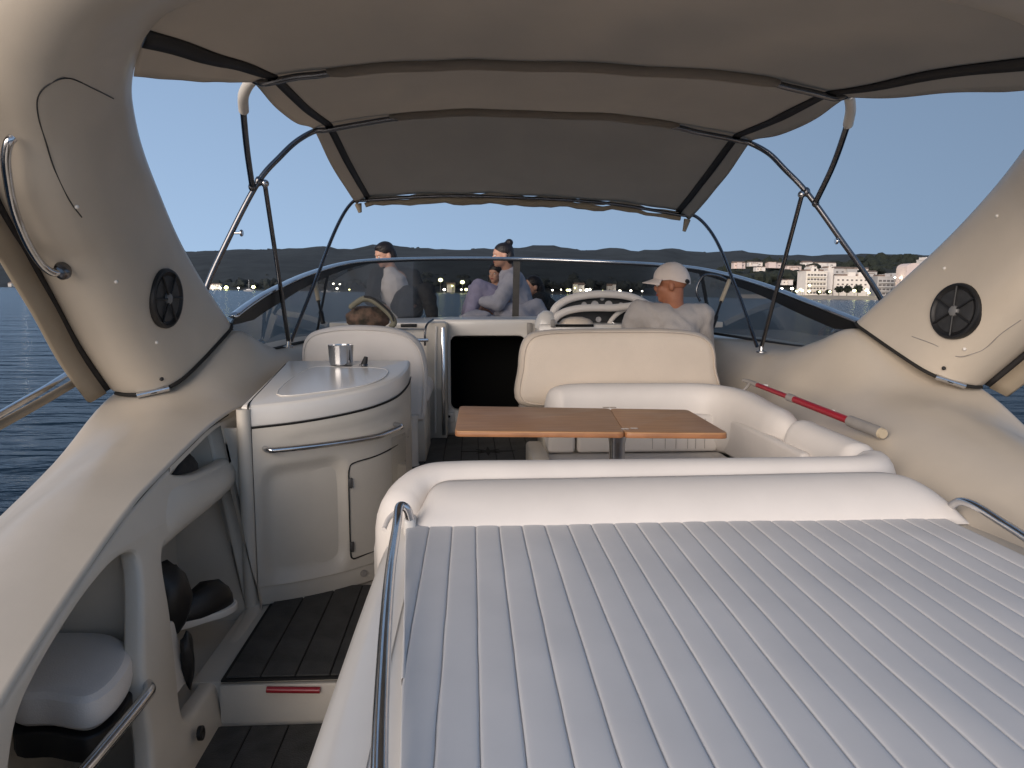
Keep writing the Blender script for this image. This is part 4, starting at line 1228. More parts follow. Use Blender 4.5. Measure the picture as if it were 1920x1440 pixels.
plate('plinth', [(a, b + .012) for a, b in tb], [], .042, .006, lambda a, b, w: Vector((a, b, SOLE + .042 + w)), 'gelcoat_liner', wb)
plate('body_rim', [(a - .004, b + .006) for a, b in tb], [], .012, .0, lambda a, b, w: Vector((a, b, lid_z(b) - .083 + w)), 'seam', wb)
lidm = plate('lid', tb, [], .042, .022, lambda a, b, w: Vector((a, b, lid_z(b) - .045 + w + .012 * (w > 0))), 'gelcoat_white', wb)
# corner post to port and the dark gap beside the lid
box('corner_panel', -1.04, -.90, 3.112, 3.13, SOLE, 1.90, 'gelcoat_liner', wb)
tube('corner_post', [Vector((-.915, 3.10, SOLE)), Vector((-.915, 3.10, 1.60)), Vector((-.915, 3.10, 1.98))], .028, 'gelcoat_liner', wb, 12)
tube('lid_gap', [Vector((-.893, 3.095, 1.935)), Vector((-.896, 3.10, 1.99)), Vector((-.905, 3.2, 2.005)), Vector((-.91, 3.5, 2.045)), Vector((-.92, 3.85, 2.09))], .004, 'seam', wb, 6, 5)
tube('lid_gap', [cab(t, lid_z(cab(t, 0).y) - .080, .001) for t in [k / 30 for k in range(31)]], .003, 'seam', wb, 6)
# sunk glossy tray in the lid
tin = cm([Vector(p) for p in ((-.82, 3.26, 0), (-.62, 3.30, 0), (-.47, 3.40, 0), (-.40, 3.55, 0), (-.42, 3.70, 0), (-.6, 3.74, 0), (-.78, 3.72, 0))], 5, True)
tin = [(p.x, p.y) for p in tin]
mat('tray_gloss', (.66, .635, .60), .2, coat=.3)
plate('tray', tin, [], .002, .0, lambda a, b, w: Vector((a, b, lid_z(b) + .0115 + w)), 'tray_gloss', wb)
tube('tray_lip', [Vector((a, b, lid_z(b) + .012)) for a, b in tin], .003, 'gelcoat_white', wb, 8, closed=True)
# rail, door, hinges, plug
tube('rail', [cab(.045, 1.815, .0), cab(.055, 1.814, .03), cab(.09, 1.814, .042), cab(.25, 1.816, .043), cab(.45, 1.818, .043), cab(.53, 1.824, .043), cab(.62, 1.832, .04), cab(.635, 1.836, .025), cab(.64, 1.84, .0)], .0125, 'steel', wb, 12, 6)
dl = [cab(.80, 1.745, .002), cab(.62, 1.735, .002), cab(.50, 1.72, .002), cab(.39, 1.71, .002), cab(.368, 1.69, .002), cab(.362, 1.64, .002), cab(.362, 1.5, .002), cab(.362, 1.36, .002), cab(.364, 1.30, .002), cab(.372, 1.285, .002), cab(.39, 1.282, .002), cab(.5, 1.29, .002)]
dp = []
for k in range(13):
    t = .37 + .54 * k / 12
    dp.append([cab(t, z, .004) for z in (1.29, 1.4, 1.5, 1.6, 1.70 + .07 * (k / 12))])
add('door', grid(dp), 'gelcoat_liner', wb)
tube('door_gap', dl, .0032, 'seam', wb, 6, 4)
for z in (1.625, 1.34):
    a = cab(.366, z, .006)
    box('hinge', a.x - .008, a.x + .010, a.y - .008, a.y + .008, z - .022, z + .022, 'speaker_cone', wb, .003)
lathe('plug', [(0, 0), (.016, 0), (.015, .004), (.008, .005), (0, .003)], cab(.42, SOLE + .05, .002) + Vector((0, .008, 0)), 'grey_plastic', wb, (.55, -.83, 0), 16)
add('door_knob', ico(2, lambda c: cab(.70, 1.46, .012) + Vector((c.x * .012, c.y * .01, c.z * .018))), 'gelcoat_white', wb)
# thin clear panel at the cabinet's forward corner
ac = plate('clear_panel', rrect(0, .15, 0, .30, .01), [], .002, .0, lambda a, b, w: Vector((-.36 + a * .35, 3.40 + a * .93 , 1.50 + b)), 'clear_glass', wb)
# steel mug and tap handle on the lid
mc = P(640, 686, Y=3.80)
mug = thing('steel_beaker', 'polished steel beaker on the wet bar lid', 'beaker', (mc.x, mc.y, lid_z(3.8) + .013))
lathe('cup', [(.0, 0), (.054, .0), (.057, .01), (.062, .095), (.063, .097), (.057, .097), (.053, .02), (0, .015)], (mc.x, mc.y, lid_z(3.8) + .013), 'steel', mug, (0, 0, 1), 28)
tc_ = P(682, 692, Y=3.78)
tap = thing('tap_lever', 'small dark lever standing on the wet bar lid', 'tap', (tc_.x, tc_.y, lid_z(3.78) + .013))
tube('lever', [(tc_.x, tc_.y, lid_z(3.78) + .012), (tc_.x + .006, tc_.y, lid_z(3.78) + .03), (tc_.x + .013, tc_.y, lid_z(3.78) + .055)], [.016, .014, .009], 'rubber', tap, 10)
lathe('collar', [(0, 0), (.022, 0), (.02, .006), (0, .006)], (tc_.x, tc_.y, lid_z(3.78) + .0125), 'steel_dark', tap, (0, 0, 1), 14)

# ------------------------------------------------------------------ dinette
sofa = thing('dinette_sofa', 'white vinyl U shaped dinette sofa around the wooden table', 'sofa', (.7, 3.3, SOLE))
def cushion_sweep(name, path, w, h, mt, e=3.2, taper=0, zoff=0):
    """rounded bolster of width w, height h; path runs along the top centre line"""
    pts = path
    rows = []
    n = len(pts)
    for i, p in enumerate(pts):
        t = pts[min(i + 1, n - 1)] - pts[max(i - 1, 0)]; t.z = 0; t.normalize()
        nn = Vector((t.y, -t.x, 0))
        k = min(i, n - 1 - i)
        s = 1 if not taper else min(1, .35 + .65 * sqrt(min(1, k / taper)))
        r = []
        for j in range(24):
            a = 2 * pi * j / 24
            ca, sa = cos(a), sin(a)
            r.append(p + nn * (w / 2 * s) * math.copysign(abs(ca) ** (2 / e), ca) + Vector((0, 0, -h / 2 + (h / 2 * (.5 + .5 * s)) * math.copysign(abs(sa) ** (2 / e), sa))))
        rows.append(r)
    return add(name, grid(rows, close_u=True, cap=True), mt, sofa)
zA = 1.868
aft = cm([Vector(p) for p in ((-.245, 2.42, zA - .10), (-.225, 2.50, zA - .045), (-.16, 2.575, zA - .008), (-.04, 2.60, zA), (.3, 2.60, zA), (.8, 2.60, zA), (1.2, 2.60, zA), (1.38, 2.61, zA), (1.455, 2.66, zA + .002), (1.475, 2.74, zA + .004))], 6)
cushion_sweep('back_cushion', aft, .17, .36, 'vinyl', 2.6, 3)
side1 = cm([Vector(p) for p in ((1.475, 2.752, zA + .004), (1.465, 2.9, zA + .01), (1.445, 3.1, zA + .02), (1.435, 3.28, zA + .03))], 6)
cushion_sweep('back_cushion', side1, .18, .34, 'vinyl', 2.6, 2)
side2 = cm([Vector(p) for p in ((1.434, 3.292, zA + .03), (1.43, 3.6, zA + .045), (1.41, 3.85, zA + .07), (1.34, 4.02, zA + .08), (1.2, 4.10, zA + .085), (.9, 4.12, zA + .085), (.6, 4.12, zA + .085), (.48, 4.11, zA + .075), (.42, 4.08, zA + .04))], 6)
cushion_sweep('back_cushion', side2, .18, .36, 'vinyl', 2.6, 3)
sw = [(.30, 3.62), (.36, 4.03), (1.34, 4.03), (1.36, 2.69), (-.05, 2.69), (-.08, 3.02), (.0, 3.07), (.85, 3.10), (.95, 3.2), (.95, 3.5), (.85, 3.58)]
plate('seat_cushion', sw, [], .06, .03, lambda a, b, w: Vector((a, b, 1.535 + w)), 'vinyl_grey', sofa)
plate('seat_base', [(a + (.03 if a < .5 else 0), b) for a, b in sw], [], .16, .01, lambda a, b, w: Vector((a, b, SOLE + .16 + w)), 'gelcoat_liner', sofa)
# lower back pads with stitched divisions
for x0, x1 in ((.40, .545), (.555, 1.31)):
    box('back_pad', x0, x1, 3.955, 4.03, 1.60, 1.80, 'vinyl', sofa, .022, 3)
for u in (1224, 1248, 1268, 1290, 1305, 1322):
    a = P(u, 812, Y=3.952)
    tube('stitch', [(a.x, 3.953, 1.62), (a.x, 3.953, 1.78)], .0012, 'grey_plastic', sofa, 5)
box('back_pad', 1.325, 1.375, 2.98, 3.95, 1.60, 1.80, 'vinyl', sofa, .02, 3)
box('side_panel', .30, .395, 3.75, 4.22, HELM - .3, 1.62, 'gelcoat_liner', sofa, .02)

tz = 1.90
tab = thing('folding_table', 'brown wooden folding table on a steel leg in the dinette', 'table', (.5, 3.3, SOLE))
tp = [P(u, v, Z=tz) for u, v in ((853, 808), (1366, 812), (1290, 768), (862, 761))]
mid_f, mid_b = tp[0].lerp(tp[1], .625), tp[3].lerp(tp[2], .665)
def leaf(nm, q):
    c = sum(q, Vector()) / 4
    pts = []
    for i in range(4):
        p, a, b = q[i], q[i - 1], q[(i + 1) % 4]
        r = .03
        for k in range(5):
            t = k / 4
            p0 = p + (a - p).normalized() * r; p1 = p + (b - p).normalized() * r
            pts.append(p0.lerp(p, t).lerp(p.lerp(p1, t), t))
    o = plate(nm, [(p.x, p.y) for p in pts], [], .011, .004, lambda a, b, w: Vector((a, b, tz - .011 + w)), 'table_wood', tab)
    plate('edge_band', [(c.x + (p.x - c.x) * 1.004, c.y + (p.y - c.y) * 1.006) for p in pts], [], .009, .003, lambda a, b, w: Vector((a, b, tz - .0145 + w)), 'table_edge', tab)
    return o
g = (mid_f - tp[0]).normalized() * .0006
leaf('table_leaf', [tp[0], mid_f - g, mid_b - g, tp[3]]); leaf('table_leaf', [mid_f + g, tp[1], tp[2], mid_b + g])
for (u, v) in ((1172, 804), (1189, 803), (1136, 763.5), (1149, 763.5)):
    a = P(u, v, Z=tz + .001)
    box('hinge_plate', a.x - .015, a.x + .015, a.y - .012, a.y + .012, tz - .001, tz + .0015, 'steel', tab, .0005, 1)
lg = P(1157, 830, Y=3.22)
lathe('leg', [(.04, 0), (.05, .02), (.036, .05), (.034, tz - SOLE - .10), (.05, tz - SOLE - .03), (.055, tz - SOLE - .022), (0, tz - SOLE - .022)], (lg.x, 3.22, SOLE), 'steel', tab, (0, 0, 1), 24)

# ------------------------------------------------------------------ sun pad
PZ = 1.73
pad = thing('sun_pad', 'pale grey channelled sun pad with white bolster in the stern', 'sun pad', (.65, 1.3, 1.0))
bx = [(-.285, -.3), (-.29, 1.2), (-.285, 2.1), (-.27, 2.40), (-.2, 2.55), (1.3, 2.55), (1.62, 2.40), (1.66, 1.8), (1.66, -.3)]
rows = []
for (dx, z) in ((.10, 1.0), (.0, 1.45), (-.0, 1.60), (.01, 1.655), (.03, 1.685), (.06, 1.70), (.12, 1.704)):
    rows.append([Vector((a + (dx if a < 0 else -dx * .3), b, z)) for a, b in bx])
rows = [cm(r, 4) for r in rows]
add('pad_base', grid([list(c) for c in zip(*rows)]), 'gelcoat_white', pad)
box('pad_tray', -.185, 1.60, -.3, 2.42, 1.62, 1.701, 'gelcoat_white', pad, .003)
NCH = 24
X0, X1 = -.205, 1.515
cwid = (X1 - X0) / NCH
rndp = random.Random(11)
for i in range(NCH):
    rows = []
    jit = [rndp.uniform(-.0015, .0015) for _ in range(40)]
    ph = rndp.uniform(0, 9)
    for j in range(41):
        y = -.2 + 2.57 * j / 40
        if i == 0: y = 1.372 + .998 * j / 40
        r = []
        xl = X0 + .092 * max(0, min(1.15, (2.3 - y) / 1.2))
        for k in range(9):
            f = (0, .035, .09, .2, .5, .8, .91, .965, 1)[k]
            x = X0 + cwid * (i + .004 + .992 * f)
            if i < 2: x = max(x, xl + .001 * k)
            wob = .0025 * noise.noise(Vector((i * 1.0, y * 7, ph)))
            if k in (0, 8): x += .0022 * noise.noise(Vector(((i + (k == 8)) * 3.3, y * 9, 2)))
            z = PZ - .0045 + .0045 * ((.66, .84, .95, 1, .95, .84, .66)[k - 1] if 0 < k < 8 else 0) + wob * sin(pi * f) + .004 * noise.noise(Vector((x * 3, y * 2.5, 4)))
            r.append(Vector((x, y, z)))
        r = [Vector((r[0].x + .001, r[0].y, PZ - (.03 if i < 2 else .010)))] + r + [Vector((r[-1].x - .001, r[-1].y, PZ - .010))]
        rows.append(r)
    add('channel', grid(rows), 'sunpad', pad)
# bolster at the head of the pad
bl = [(P(u, v, Y=2.42).x, v) for u, v in ((762, 984), (772, 968), (790, 946), (806, 920), (830, 907), (880, 904), (1100, 903), (1400, 901), (1620, 899), (1690, 901), (1730, 913), (1762, 940), (1783, 976))]
N_ = len(bl)
bt = cm([Vector((a, P(960, v, Y=2.45).z, 0)) for a, v in bl], 5)
rows = []
zb = PZ - .02
for p in bt:
    hgt = max(p.y - zb, .004)
    r = []
    for k in range(13):
        f = k / 12
        y = 2.305 + .17 * (hgt / .13) ** .6 * (1 - cos(f * pi / 2)) ** .9 + .008 * sin(pi * f)
        z = zb + hgt * sin(f * pi / 2) ** .85
        r.append(Vector((p.x, y, z)))
    r += [Vector((p.x, 2.512, zb + hgt * .96)), Vector((p.x, 2.52, zb))]
    rows.append(r)
add('bolster', grid(rows), 'vinyl', pad)
rows_end = [Vector((-.27, 2.30, 1.70)), Vector((-.262, 2.42, 1.75)), Vector((-.24, 2.48, 1.80))]
tube('piping', [Vector((-.275, 2.33, 1.715)), Vector((-.262, 2.40, 1.735)), Vector((-.225, 2.44, 1.75))], .008, 'vinyl', pad, 8, 5)
# rails each side of the pad
pr = [P(765, 985, Y=2.30), P(758, 953, Y=2.30) + Vector((0, 0, .0))]
lr = [P(772, 976, Y=2.32) + Vector((0, 0, -.03)), P(764, 956, Y=2.31), P(749, 950, Y=2.29)] + [P(u, v, Z=z) for u, v, z in ((744, 985, 1.775), (733, 1060, 1.772), (724, 1160, 1.77), (717, 1280, 1.77), (712, 1400, 1.77), (711, 1500, 1.77), (716, 1600, 1.768))]
sr = thing('pad_rail', 'curved steel grab rail along the inner edge of the sun pad', 'rail', (-.2, 1.6, 1.7))
tube('bar', lr, .0135, 'steel', sr, 14, 6)
box('foot', P(768, 975, Y=2.33).x - .018, P(768, 975, Y=2.33).x + .02, 2.30, 2.37, 1.70, 1.755, 'gelcoat_white', sr, .012, 3)
lathe('rail_end', [(0, 0), (.02, 0), (.02, .02), (0, .022)], lr[-1] + Vector((0, 0, -.05)), 'steel', sr, (0, 0, 1), 14)
rr = [P(1777, 966, Y=2.36), P(1783, 950, Y=2.35), P(1802, 940, Y=2.31), P(1832, 950, Y=2.23), P(1880, 980, Y=2.11), P(1930, 1012, Y=1.98), P(2000, 1060, Y=1.82), P(2060, 1110, Y=1.68)]
sr2 = thing('pad_rail', 'straight steel grab rail beside the starboard coaming', 'rail', (1.6, 2.1, 1.65))
tube('bar', rr, .0135, 'steel', sr2, 14, 6)
e = rr[-1]
tube('foot', [e, e + Vector((.02, -.04, -.08))], .0135, 'steel', sr2, 12)
# cream ledge under the starboard rail
rows = []
for y in [-.2 + .1 * i for i in range(29)]:
    rows.append([Vector((1.50, y, 1.66)), Vector((1.525, y, 1.70)), Vector((1.57, y, 1.708)), Vector((1.64, y, 1.70)), Vector((1.70, y, 1.64))])
add('ledge', grid(rows), 'gelcoat', pad)

# ------------------------------------------------------------------ telescopic boat hook on the starboard coaming
pA, pB = P(1405, 716, Y=3.95), P(1652, 812, Y=2.93)
def hk(t): return pA.lerp(pB, t) + Vector((0, 0, .0))
hook = thing('boat_hook', 'red telescopic boat hook with grey ends on the starboard coaming', 'boat hook', (hk(.5).x, hk(.5).y, hk(.5).z - .03))
tube('shaft', [hk(.06), hk(.40)], .012, 'red', hook, 12)
tube('outer_shaft', [hk(.38), hk(.82)], .0165, 'red', hook, 12)
tube('collar', [hk(.36), hk(.41)], .019, 'grey_plastic', hook, 12)
tube('grip', [hk(.81), hk(1.0)], .024, 'grey_plastic', hook, 14)
tube('end_cap', [hk(.995), hk(1.015)], [.024, .019], 'tan_plastic', hook, 14)
tube('hook_tip', [hk(.08), hk(.0), hk(-.03) + Vector((-.02, 0, .004))], [.014, .013, .008], 'grey_plastic', hook, 10)
tube('hook_claw', [hk(.01), hk(.0) + Vector((-.02, -.02, -.025)), hk(.0) + Vector((-.045, -.02, -.05))], [.010, .009, .006], 'grey_plastic', hook, 10, 4)
for t in (.12, .66):
    p = hk(t)
    box('clip', p.x + .004, p.x + .03, p.y - .012, p.y + .012, p.z - .006, p.z + .012, 'gelcoat_white', hook, .004)

# ================================================================== people
def frame(dirv, tilt=0.0):
    f = Vector((dirv[0], dirv[1], 0)).normalized()
    s = Vector((-f.y, f.x, 0))
    R = Matrix((f, s, Vector((0, 0, 1)))).transposed()
    return R @ Matrix.Rotation(tilt, 3, 'Y')

def head_balls(c, R, k=1.0):
    L = [((0, 0, .030), (.094, .076, .084)), ((.022, 0, -.04), (.068, .060, .072)), ((.060, 0, -.088), (.028, .030, .024)), ((.096, 0, -.022), (.016, .012, .022)),
         ((.078, 0, .020), (.022, .050, .016)), ((.082, 0, -.062), (.012, .024, .012)), ((.055, .034, -.03), (.03, .024, .024)), ((.055, -.034, -.03), (.03, .024, .024)),
         ((-.008, .078, -.018), (.020, .010, .032)), ((-.008, -.078, -.018), (.020, .010, .032))]
    return [(c + R @ (Vector(p) * k), Vector(r) * k, R) for p, r in L]

def eyes(c, R, par, k=1.0):
    for s in (-1, 1):
        p = c + R @ (Vector((.082, s * .031, -.004)) * k)
        add('eye', ico(2, lambda v: p + v * .009 * k), 'gelcoat_white', par)
        p2 = c + R @ (Vector((.088, s * .031, -.004)) * k)
        add('pupil', ico(1, lambda v: p2 + v * .005 * k), 'black', par)
    p3 = c + R @ (Vector((.090, 0, -.064)) * k)
    add('lips', ico(2, lambda v: p3 + R @ Vector((v.x * .006, v.y * .022, v.z * .007)) * k), 'red', par)

def hand(p, d, up, caps, k=1.0):
    """palm, four fingers and thumb added to the body's capsules"""
    d = d.normalized(); s = d.cross(up).normalized(); u = s.cross(d)
    for j, (o, L) in enumerate(((-.027, .060), (-.009, .072), (.010, .068), (.028, .052))):
        a = p + d * .045 * k + s * o * k
        caps.append((p + s * o * .5 * k, .017 * k, a, .013 * k))
        b = a + d * L * .55 * k - u * .012 * k
        caps.append((a, .0098 * k, b, .0090 * k))
        caps.append((b, .0090 * k, b + d * L * .3 * k - u * L * .42 * k, .0078 * k))
    t0 = p - s * .028 * k + d * .005 * k
    caps.append((t0, .013 * k, t0 - s * .022 * k + d * .03 * k - u * .012 * k, .011 * k))
    caps.append((t0 - s * .022 * k + d * .03 * k - u * .012 * k, .010 * k, t0 - s * .018 * k + d * .058 * k - u * .022 * k, .0085 * k))

def person(label, hc, hdir, neck, chest, pelvis, shL, elL, waL, shR, elR, waR, knL, anL, knR, anR, skin, group=None, htilt=0.0, k=1.0, base=None):
    V = Vector
    hc, neck, chest, pelvis = V(hc), V(neck), V(chest), V(pelvis)
    R = frame(hdir, htilt)
    caps = []
    B = head_balls(hc, R, k)
    caps.append((neck, .058 * k, hc + R @ V((-.02, 0, -.03)) * k, .054 * k))
    caps.append((pelvis, .14 * k, chest, .135 * k)); caps.append((chest, .13 * k, neck, .07 * k))
    arms = []
    for sh, el, wa in ((V(shL), V(elL), V(waL)), (V(shR), V(elR), V(waR))):
        caps += [(chest + V((0, 0, .08)), .08 * k, sh, .062 * k), (sh, .058 * k, el, .043 * k), (el, .042 * k, wa, .028 * k)]
        hand(wa, wa - el, V((0, 0, 1)), caps, k)
    hips = (V(shL) - V(shR)).normalized() * .09
    for kn, an, s in ((V(knL), V(anL), 1), (V(knR), V(anR), -1)):
        caps += [(pelvis + hips * s, .095 * k, kn, .062 * k), (kn, .058 * k, an, .038 * k)]
        ft = V((kn.x - pelvis.x, kn.y - pelvis.y, 0)).normalized()
        caps.append((an + V((0, 0, -.02)), .034 * k, an + ft * .14 + V((0, 0, -.045)), .026 * k))
    zb = base if base is not None else pelvis.z - .15
    t = thing('person', label, 'person', (pelvis.x, pelvis.y, zb), group)
    body = add('body', blobs_mesh(caps, B, .0085, 4), skin, t)
    eyes(hc, R, body, k)
    return t, R

def cloth(name, caps, balls, mt, par, voxel=.013):
    m = blobs_mesh(caps, balls, voxel, 5)
    ns = [v.normal.copy() for v in m.vertices]
    for v, n in zip(m.vertices, ns):
        c = v.co
        v.co = c + n * (.010 * noise.noise(Vector((c.x * 9, c.y * 9, c.z * 14))) + .007 * (1 - 2 * abs(noise.noise(Vector((c.x * 16 + c.z * 6, c.y * 16, c.z * 10))))))
    return add(name, m, mt, par)

V = Vector
# ---- the driver
hc = P(1259, 532, Y=4.72)
nk = V((hc.x + .012, 4.70, 2.345)); ch = V((hc.x + .005, 4.68, 2.16)); pv = V((hc.x, 4.66, 1.86))
shL, shR = V((hc.x - .19, 4.72, 2.32)), V((hc.x + .18, 4.69, 2.30))
elL, waL = V((hc.x - .26, 4.84, 2.10)), V((hc.x - .235, 4.985, 2.16))
elR, waR = V((hc.x + .24, 4.80, 2.03)), V((hc.x + .12, 4.98, 1.99))
drv, R = person('driver in a pale cap and grey shirt seated at the wheel looking aside', hc, (-.93, .35), nk, ch, pv, shL, elL, waL, shR, elR, waR,
                (hc.x - .16, 5.06, 1.90), (hc.x - .16, 5.10, 1.56), (hc.x + .15, 5.06, 1.90), (hc.x + .15, 5.10, 1.56), 'skin', htilt=.06, base=HELM)
cloth('shirt', [(pv, .165, ch, .168), (ch, .165, nk + V((0, 0, -.055)), .095), (ch + V((0, 0, .09)), .115, shL, .078), (ch + V((0, 0, .09)), .115, shR, .078), (shL, .080, shL.lerp(elL, .8), .066), (shR, .080, shR.lerp(elR, .8), .066),
                (shL + V((.03, .02, .015)), .05, nk + V((-.05, .03, -.01)), .045)], [], 'shirt', drv)
cloth('shorts', [(pv, .158, V((hc.x - .13, 4.98, 1.90)), .085), (pv, .158, V((hc.x + .13, 4.98, 1.90)), .085)], [], 'jacket', drv)
# cap: crown, brim, back opening
capm = bmesh.new()
bmesh.ops.create_uvsphere(capm, u_segments=32, v_segments=18, radius=1)
for f in [f for f in capm.faces if f.calc_center_median().z < -.12]: capm.faces.remove(f)
for v in capm.verts:
    z = v.co.z
    q = V((v.co.x * .112 - .004, v.co.y * .093, z * (.092 if z > 0 else .10)))
    q *= 1 + .02 * abs(sin(3 * atan2(v.co.y, v.co.x)))
    if v.co.x < 0: q.z += .035 * v.co.x * (1 - max(z, 0))
    v.co = hc + R @ (q + V((0, 0, .040)))
m = bpy.data.meshes.new('m'); capm.to_mesh(m); capm.free()
cap_ = add('cap', m, 'cap_cloth', drv)
rows = []
for i in range(13):
    a = -1.15 + 2.3 * i / 12
    r = []
    for j in range(6):
        g = j / 5
        rad = .098 + .072 * g * cos(a * .95) ** .6
        r.append(hc + R @ V((rad * cos(a) * 1.05, rad * sin(a) * .86, .034 - .020 * g - .022 * (abs(a) / 1.15) ** 2 * g)))
    rows.append(r)
up = [[p + V((0, 0, .005)) for p in r] for r in rows]
add('brim', grid([a + list(reversed(b)) for a, b in zip(rows, up)], close_u=True, cap=True), 'cap_cloth', cap_)
bo = hc + R @ V((-.098, .038, .006))
add('back_opening', ico(2, lambda v: bo + R @ V((v.x * .016, v.y * .032, v.z * .016 + v.y * .004))), 'jacket', cap_)
# hair below the cap
add('hair', ico(3, lambda v: hc + R @ V((v.x * .082 - .016, v.y * .078, min(v.z, .3) * .062 + .014))), 'skin', drv)

# ---- people on the foredeck
DZ = 2.12
def fp_(u, v, y): return P(u, v, Y=y)
grp = 'people sitting on the foredeck'
# woman looking down, dark jacket over a white top
hc = fp_(722, 478, 7.75)
ch = fp_(742, 535, 7.8); pv = V((ch.x + .03, 7.85, DZ + .13)); nk = fp_(733, 507, 7.78)
shL, shR = ch + V((-.17, -.06, .10)), ch + V((.17, .03, .09))
w1, R = person('woman with dark hair in a dark jacket and white top looking down', hc, (-.85, -.5), nk, ch, pv, shL, shL + V((-.06, -.16, -.24)), shL + V((.08, -.30, -.30)), shR, shR + V((.10, -.12, -.24)), shR + V((.02, -.30, -.27)),
               (pv.x + .30, 7.45, DZ + .33), (pv.x + .36, 7.22, DZ + .06), (pv.x + .12, 7.40, DZ + .30), (pv.x + .10, 7.15, DZ + .06), 'skin_pale', grp, htilt=.25, base=DZ)
cloth('white_top', [(pv + V((-.01, -.08, 0)), .145, ch + V((-.01, -.08, 0)), .14), (ch + V((-.01, -.07, .0)), .135, nk + V((.0, -.04, -.04)), .085)], [], 'white_top', w1)
cloth('jacket', [(pv + V((.13, .05, 0)), .10, ch + V((.13, .04, .02)), .095), (pv + V((-.13, .04, 0)), .08, ch + V((-.13, .05, .02)), .08), (pv + V((0, .08, 0)), .13, ch + V((0, .07, .06)), .13), (ch + V((0, .05, .1)), .10, shL, .078), (ch + V((0, .05, .1)), .10, shR, .078),
                 (shL, .076, shL + V((-.06, -.16, -.24)), .062), (shL + V((-.06, -.16, -.24)), .06, shL + V((.06, -.28, -.295)), .045),
                 (shR, .076, shR + V((.10, -.12, -.24)), .062), (shR + V((.10, -.12, -.24)), .06, shR + V((.03, -.28, -.27)), .045)], [], 'jacket', w1)
cloth('trousers', [(pv, .15, V((pv.x + .30, 7.45, DZ + .33)), .085), (V((pv.x + .30, 7.45, DZ + .33)), .08, V((pv.x + .36, 7.24, DZ + .10)), .055), (pv, .15, V((pv.x + .12, 7.40, DZ + .30)), .085), (V((pv.x + .12, 7.40, DZ + .30)), .08, V((pv.x + .10, 7.17, DZ + .10)), .055)], [], 'jacket', w1)
add('hair', blobs_mesh([], [(hc + R @ V((-.010, 0, .050)), (.098, .086, .084), R), (hc + R @ V((-.055, 0, -.01)), (.062, .084, .10), R), (hc + R @ V((.03, 0, .085)), (.06, .07, .035), R)], .01, 3), 'hair', w1)

# woman with a bun, pale hoodie, knees drawn up
hc = fp_(943, 479, 7.55)
ch = fp_(962, 545, 7.6); pv = V((ch.x + .05, 7.62, DZ + .13)); nk = fp_(953, 511, 7.6)
shL, shR = ch + V((-.02, -.17, .10)), ch + V((.03, .17, .10))
kL, kR = V((ch.x - .33, 7.48, DZ + .36)), V((ch.x - .36, 7.72, DZ + .33))
aL, aR = V((ch.x - .42, 7.46, DZ + .06)), V((ch.x - .45, 7.74, DZ + .06))
w2, R = person('woman with a high dark bun in a pale hooded top sitting in profile', hc, (-1, -.12), nk, ch, pv, shL, shL + V((-.14, -.06, -.22)), shL + V((-.32, .02, -.20)), shR, shR + V((-.14, .05, -.22)), shR + V((-.32, 0, -.20)),
               kL, aL, kR, aR, 'skin_pale', grp, base=DZ)
cloth('hooded_top', [(pv, .175, ch, .165), (ch, .165, nk + V((.01, 0, -.04)), .10), (nk + V((.05, 0, -.03)), .075, nk + V((.07, 0, -.10)), .10), (ch + V((0, 0, .1)), .115, shL, .085), (ch + V((0, 0, .1)), .115, shR, .085), (shL, .084, shL + V((-.14, -.06, -.22)), .07),
                     (shL + V((-.14, -.06, -.22)), .068, shL + V((-.29, .01, -.20)), .05), (shR, .084, shR + V((-.14, .05, -.22)), .07)], [], 'hoodie', w2)
cloth('trousers', [(pv, .15, kL, .088), (kL, .084, aL + V((0, 0, .06)), .06), (pv, .15, kR, .088), (kR, .084, aR + V((0, 0, .06)), .06)], [], 'lilac', w2)
add('hair', blobs_mesh([], [(hc + R @ V((-.010, 0, .048)), (.098, .083, .078), R), (hc + R @ V((-.062, 0, -.005)), (.05, .078, .085), R), (hc + R @ V((-.062, 0, .125)), (.040, .040, .036), R)], .009, 3), 'hair', w2)
bl = lump('folded_blanket', 'pale grey blanket heaped beside the hooded woman', 'blanket', fp_(985, 588, 7.45) + V((0, 0, -.05)), (.25, .16, .16), 'hoodie', 3.3, 4, .45)
lump('rolled_towel', 'pale rolled towel at the feet of the hooded woman', 'towel', fp_(896, 590, 7.3) + V((0, 0, -.02)), (.16, .09, .055), 'hoodie', 6.1, 4, .3)

# girl with long dark hair behind the hooded woman
hc = fp_(929, 513, 8.35); k = .88
ch = hc + V((.02, .06, -.30)); pv = V((ch.x + .02, 8.5, DZ + .06)); nk = hc + V((.01, .03, -.13))
shL, shR = ch + V((-.14, -.03, .10)), ch + V((.14, .0, .10))
w3, R = person('girl with long dark hair and pale sleeve sitting behind the others', hc, (-.5, -.85), nk, ch, pv, shL, shL + V((-.08, -.10, -.16)), shL + V((.02, -.22, -.14)), shR, shR + V((.08, -.10, -.16)), shR + V((-.02, -.22, -.14)),
               (pv.x - .2, 8.12, DZ + .22), (pv.x - .26, 7.98, DZ + .06), (pv.x + .02, 8.10, DZ + .22), (pv.x, 7.95, DZ + .06), 'skin_pale', grp, k=k, base=DZ)
cloth('top', [(pv, .135, ch, .13), (ch, .13, nk + V((0, 0, -.05)), .075), (ch + V((0, 0, .1)), .085, shL, .066), (ch + V((0, 0, .1)), .085, shR, .066), (shL, .066, shL + V((-.08, -.10, -.16)), .055), (shR, .066, shR + V((.08, -.10, -.16)), .055)], [], 'white_top', w3)
